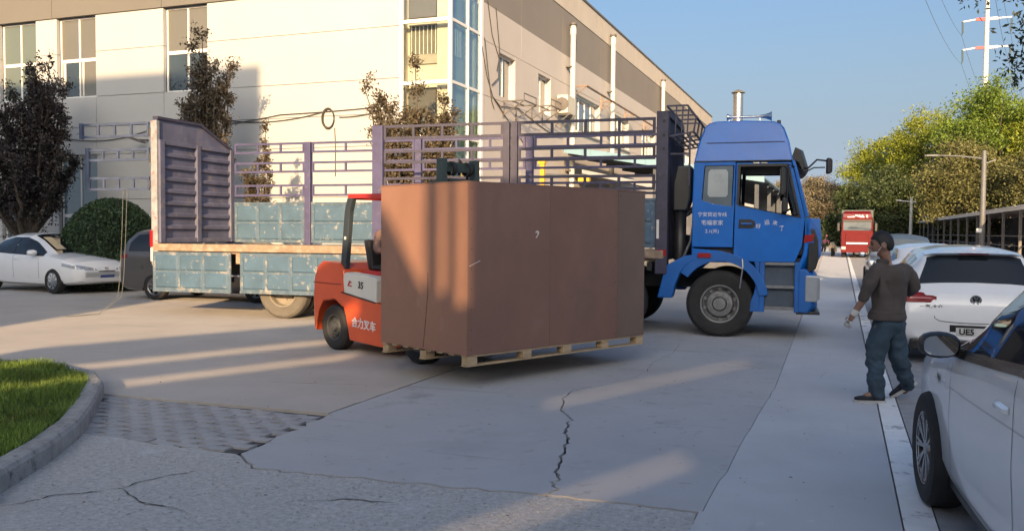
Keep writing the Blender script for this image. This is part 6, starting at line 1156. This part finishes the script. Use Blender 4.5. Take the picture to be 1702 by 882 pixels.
def hand(parent, wrist, d, palm_n, m, curl=.5, L=.17, name='glove'):
    """palm with four fingers and a thumb, grown from one skeleton at the wrist; d: hand direction, palm_n: palm normal."""
    d = Vector(d).normalized(); n_ = Vector(palm_n); n_ = (n_ - d * n_.dot(d)).normalized(); s = d.cross(n_); w = Vector(wrist)
    nd = {'w': (*w, .024), 'p': (*(w + d * .045), .030, .017)}; ed = [('w', 'p')]
    for i, (off, fl) in enumerate(((-.030, .062), (-.010, .072), (.010, .068), (.029, .054))):
        k0 = w + d * .085 + s * off; c_ = curl * (.75 + .15 * i); p1 = k0 + (d * math.cos(c_ * .6) + n_ * math.sin(c_ * .6)) * fl * .45; p2 = p1 + (d * math.cos(c_ * 1.5) + n_ * math.sin(c_ * 1.5)) * fl * .33; p3 = p2 + (d * math.cos(c_ * 2.3) + n_ * math.sin(c_ * 2.3)) * fl * .28
        for j, p in enumerate((k0, p1, p2, p3)): nd['f%d%d' % (i, j)] = (*p, (.0115, .0105, .0095, .0075)[j])
        ed += [('p', 'f%d0' % i)] + [('f%d%d' % (i, j), 'f%d%d' % (i, j + 1)) for j in range(3)]
    t0 = w + d * .03 - s * .026; t1 = t0 + (d * .7 - s * .6 + n_ * .35).normalized() * .036; t2 = t1 + (d * .85 - s * .25 + n_ * .5).normalized() * .032
    for j, p in enumerate((t0, t1, t2)): nd['t%d' % j] = (*p, (.014, .0115, .0085)[j])
    ed += [('p', 't0'), ('t0', 't1'), ('t1', 't2')]
    return skin_mesh(name, nd, ed, m, parent, sub=1)
wl_ = Vector((-.318, .022, .852)); dl = Vector((-.030, .02, -.07)); hand(mn, wl_, dl, (.75, .55, .1), glove, .55)
MB().lathe([(.036, -.03), (.040, 0), (.034, .03)], (0, 0, 0), 'z', 16).build('glove_cuff', glove, mn, smooth=60).matrix_local = Matrix.Translation(wl_ + Vector((.012, -.008, .03))) @ (-dl).to_track_quat('Z', 'Y').to_matrix().to_4x4()
hand(mn, (.268, .325, 1.02), (-.5, .6, 0), (-.6, -.4, -.4), glove, .8)
# forklift driver, mostly hidden by the crate (local = forklift frame, x forward)
dv = thing('person', 'forklift driver in a patterned jacket sitting behind the crate', 'person', (fk.location.x, fk.location.y, 0), fa)
jackm = mat('patterned jacket', (.20, .12, .10), .9, var=.2, scale=8, patches=[((.06, .05, .06), .52, .6, 18), ((.42, .30, .26), .58, .66, 13)])
Nd = {'pelvis': (.52, 0, 1.20, .13, .11), 'belly': (.50, 0, 1.34, .125, .10), 'chest': (.50, 0, 1.52, .145, .11), 'neckb': (.53, 0, 1.68, .07), 'neck': (.55, 0, 1.74, .052), 'skull0': (.57, 0, 1.79, .07), 'skull': (.57, 0, 1.86, .075)}
Ed = [('pelvis', 'belly'), ('belly', 'chest'), ('chest', 'neckb'), ('neckb', 'neck'), ('neck', 'skull0'), ('skull0', 'skull')]
Nj = {'hem': (.51, 0, 1.17, .155, .135), 'belly': (.50, 0, 1.34, .155, .13), 'chest': (.50, 0, 1.52, .17, .135), 'neckb': (.53, 0, 1.69, .08)}; Ej = [('hem', 'belly'), ('belly', 'chest'), ('chest', 'neckb')]; Nt = {'pelvis': (.52, 0, 1.22, .15, .13)}; Et = []
for s in (-1, 1):
    q = 'R' if s < 0 else 'L'
    Nd.update({'sh' + q: (.50, s * .19, 1.62, .065), 'el' + q: (.56, s * .27, 1.36, .045), 'wr' + q: (.76, s * .14, 1.38, .03), 'hp' + q: (.60, s * .10, 1.20, .09), 'kn' + q: (.96, s * .14, 1.22, .06), 'an' + q: (1.04, s * .14, .86, .042), 'to' + q: (1.16, s * .14, .80, .035)})
    Ed += [('chest', 'sh' + q), ('sh' + q, 'el' + q), ('el' + q, 'wr' + q), ('pelvis', 'hp' + q), ('hp' + q, 'kn' + q), ('kn' + q, 'an' + q), ('an' + q, 'to' + q)]
    Nj.update({'sh' + q: (.50, s * .185, 1.61, .085), 'el' + q: (.56, s * .275, 1.36, .066), 'wr' + q: (.73, s * .155, 1.375, .045)}); Ej += [('chest', 'sh' + q), ('sh' + q, 'el' + q), ('el' + q, 'wr' + q)]
    Nt.update({'hp' + q: (.62, s * .10, 1.21, .105), 'kn' + q: (.96, s * .14, 1.22, .078), 'an' + q: (1.04, s * .14, .86, .06)}); Et += [('pelvis', 'hp' + q), ('hp' + q, 'kn' + q), ('kn' + q, 'an' + q)]
skin_mesh('body', {q: tuple(n[:3]) + tuple(r * (.65 if q[:2] in ('pe', 'be', 'ch', 'sh', 'hp', 'kn') else 1) for r in n[3:]) for q, n in Nd.items()}, Ed, skin, dv); skin_mesh('jacket', Nj, Ej, jackm, dv, noise=.012); skin_mesh('trousers', Nt, Et, mat('dark trousers', (.03, .032, .04), .9), dv, noise=.01); head(dv, Vector((.585, 0, 1.85)), 0, 0)
for s in (-1, 1): hand(dv, (.77, s * .135, 1.385), (.9, -s * .2, .1), (0, -s * .9, -.3), skin, .9, name='hand'); shoe_at(dv, Vector((1.06, s * .14, .765)), 0, 0)
# rider in pink far down the drive
pk = thing('person', 'person in a pink jacket bending beside the drive, far left of the red lorry', 'person', (-1.25, 78, 0), R(-60)); pinkm = mat('pink jacket', (.62, .16, .24), .8)
Np = {'pelvis': (0, 0, .80, .13, .1), 'chest': (.26, 0, 1.16, .15, .11), 'neck': (.40, 0, 1.30, .055), 'head': (.47, 0, 1.40, .085)}; Ep = [('pelvis', 'chest'), ('chest', 'neck'), ('neck', 'head')]; Nk = {'pelvis': (0, 0, .86, .15, .12), 'chest': (.26, 0, 1.17, .18, .14)}; Ek = [('pelvis', 'chest')]; Nl = {'pelvis': (0, 0, .82, .15, .12)}; El = []
for s in (-1, 1):
    q = 'R' if s < 0 else 'L'
    Np.update({'kn' + q: (.10, s * .12, .44, .065), 'an' + q: (-.04, s * .12, .08, .045), 'el' + q: (.48, s * .22, .98, .045), 'wr' + q: (.56, s * .12, .78, .035)}); Ep += [('pelvis', 'kn' + q), ('kn' + q, 'an' + q), ('chest', 'el' + q), ('el' + q, 'wr' + q)]
    Nk.update({'el' + q: (.48, s * .22, .98, .07), 'wr' + q: (.55, s * .13, .82, .055)}); Ek += [('chest', 'el' + q), ('el' + q, 'wr' + q)]; Nl.update({'kn' + q: (.10, s * .12, .44, .09), 'an' + q: (-.04, s * .12, .08, .07)}); El += [('pelvis', 'kn' + q), ('kn' + q, 'an' + q)]
skin_mesh('body', {q: tuple(n[:3]) + tuple(r * (.65 if q[:2] in ('pe', 'ch', 'kn') else 1) for r in n[3:]) for q, n in Np.items()}, Ep, skin, pk); skin_mesh('jacket', Nk, Ek, pinkm, pk); skin_mesh('trousers', Nl, El, mat('dark trousers', (.03, .032, .04)), pk); MB().lathe([(0, .11), (.07, .09), (.1, .03), (.1, -.03), (0, -.04)], (.47, 0, 1.43), 'z', 14).build('cap', pinkm, pk, smooth=60)
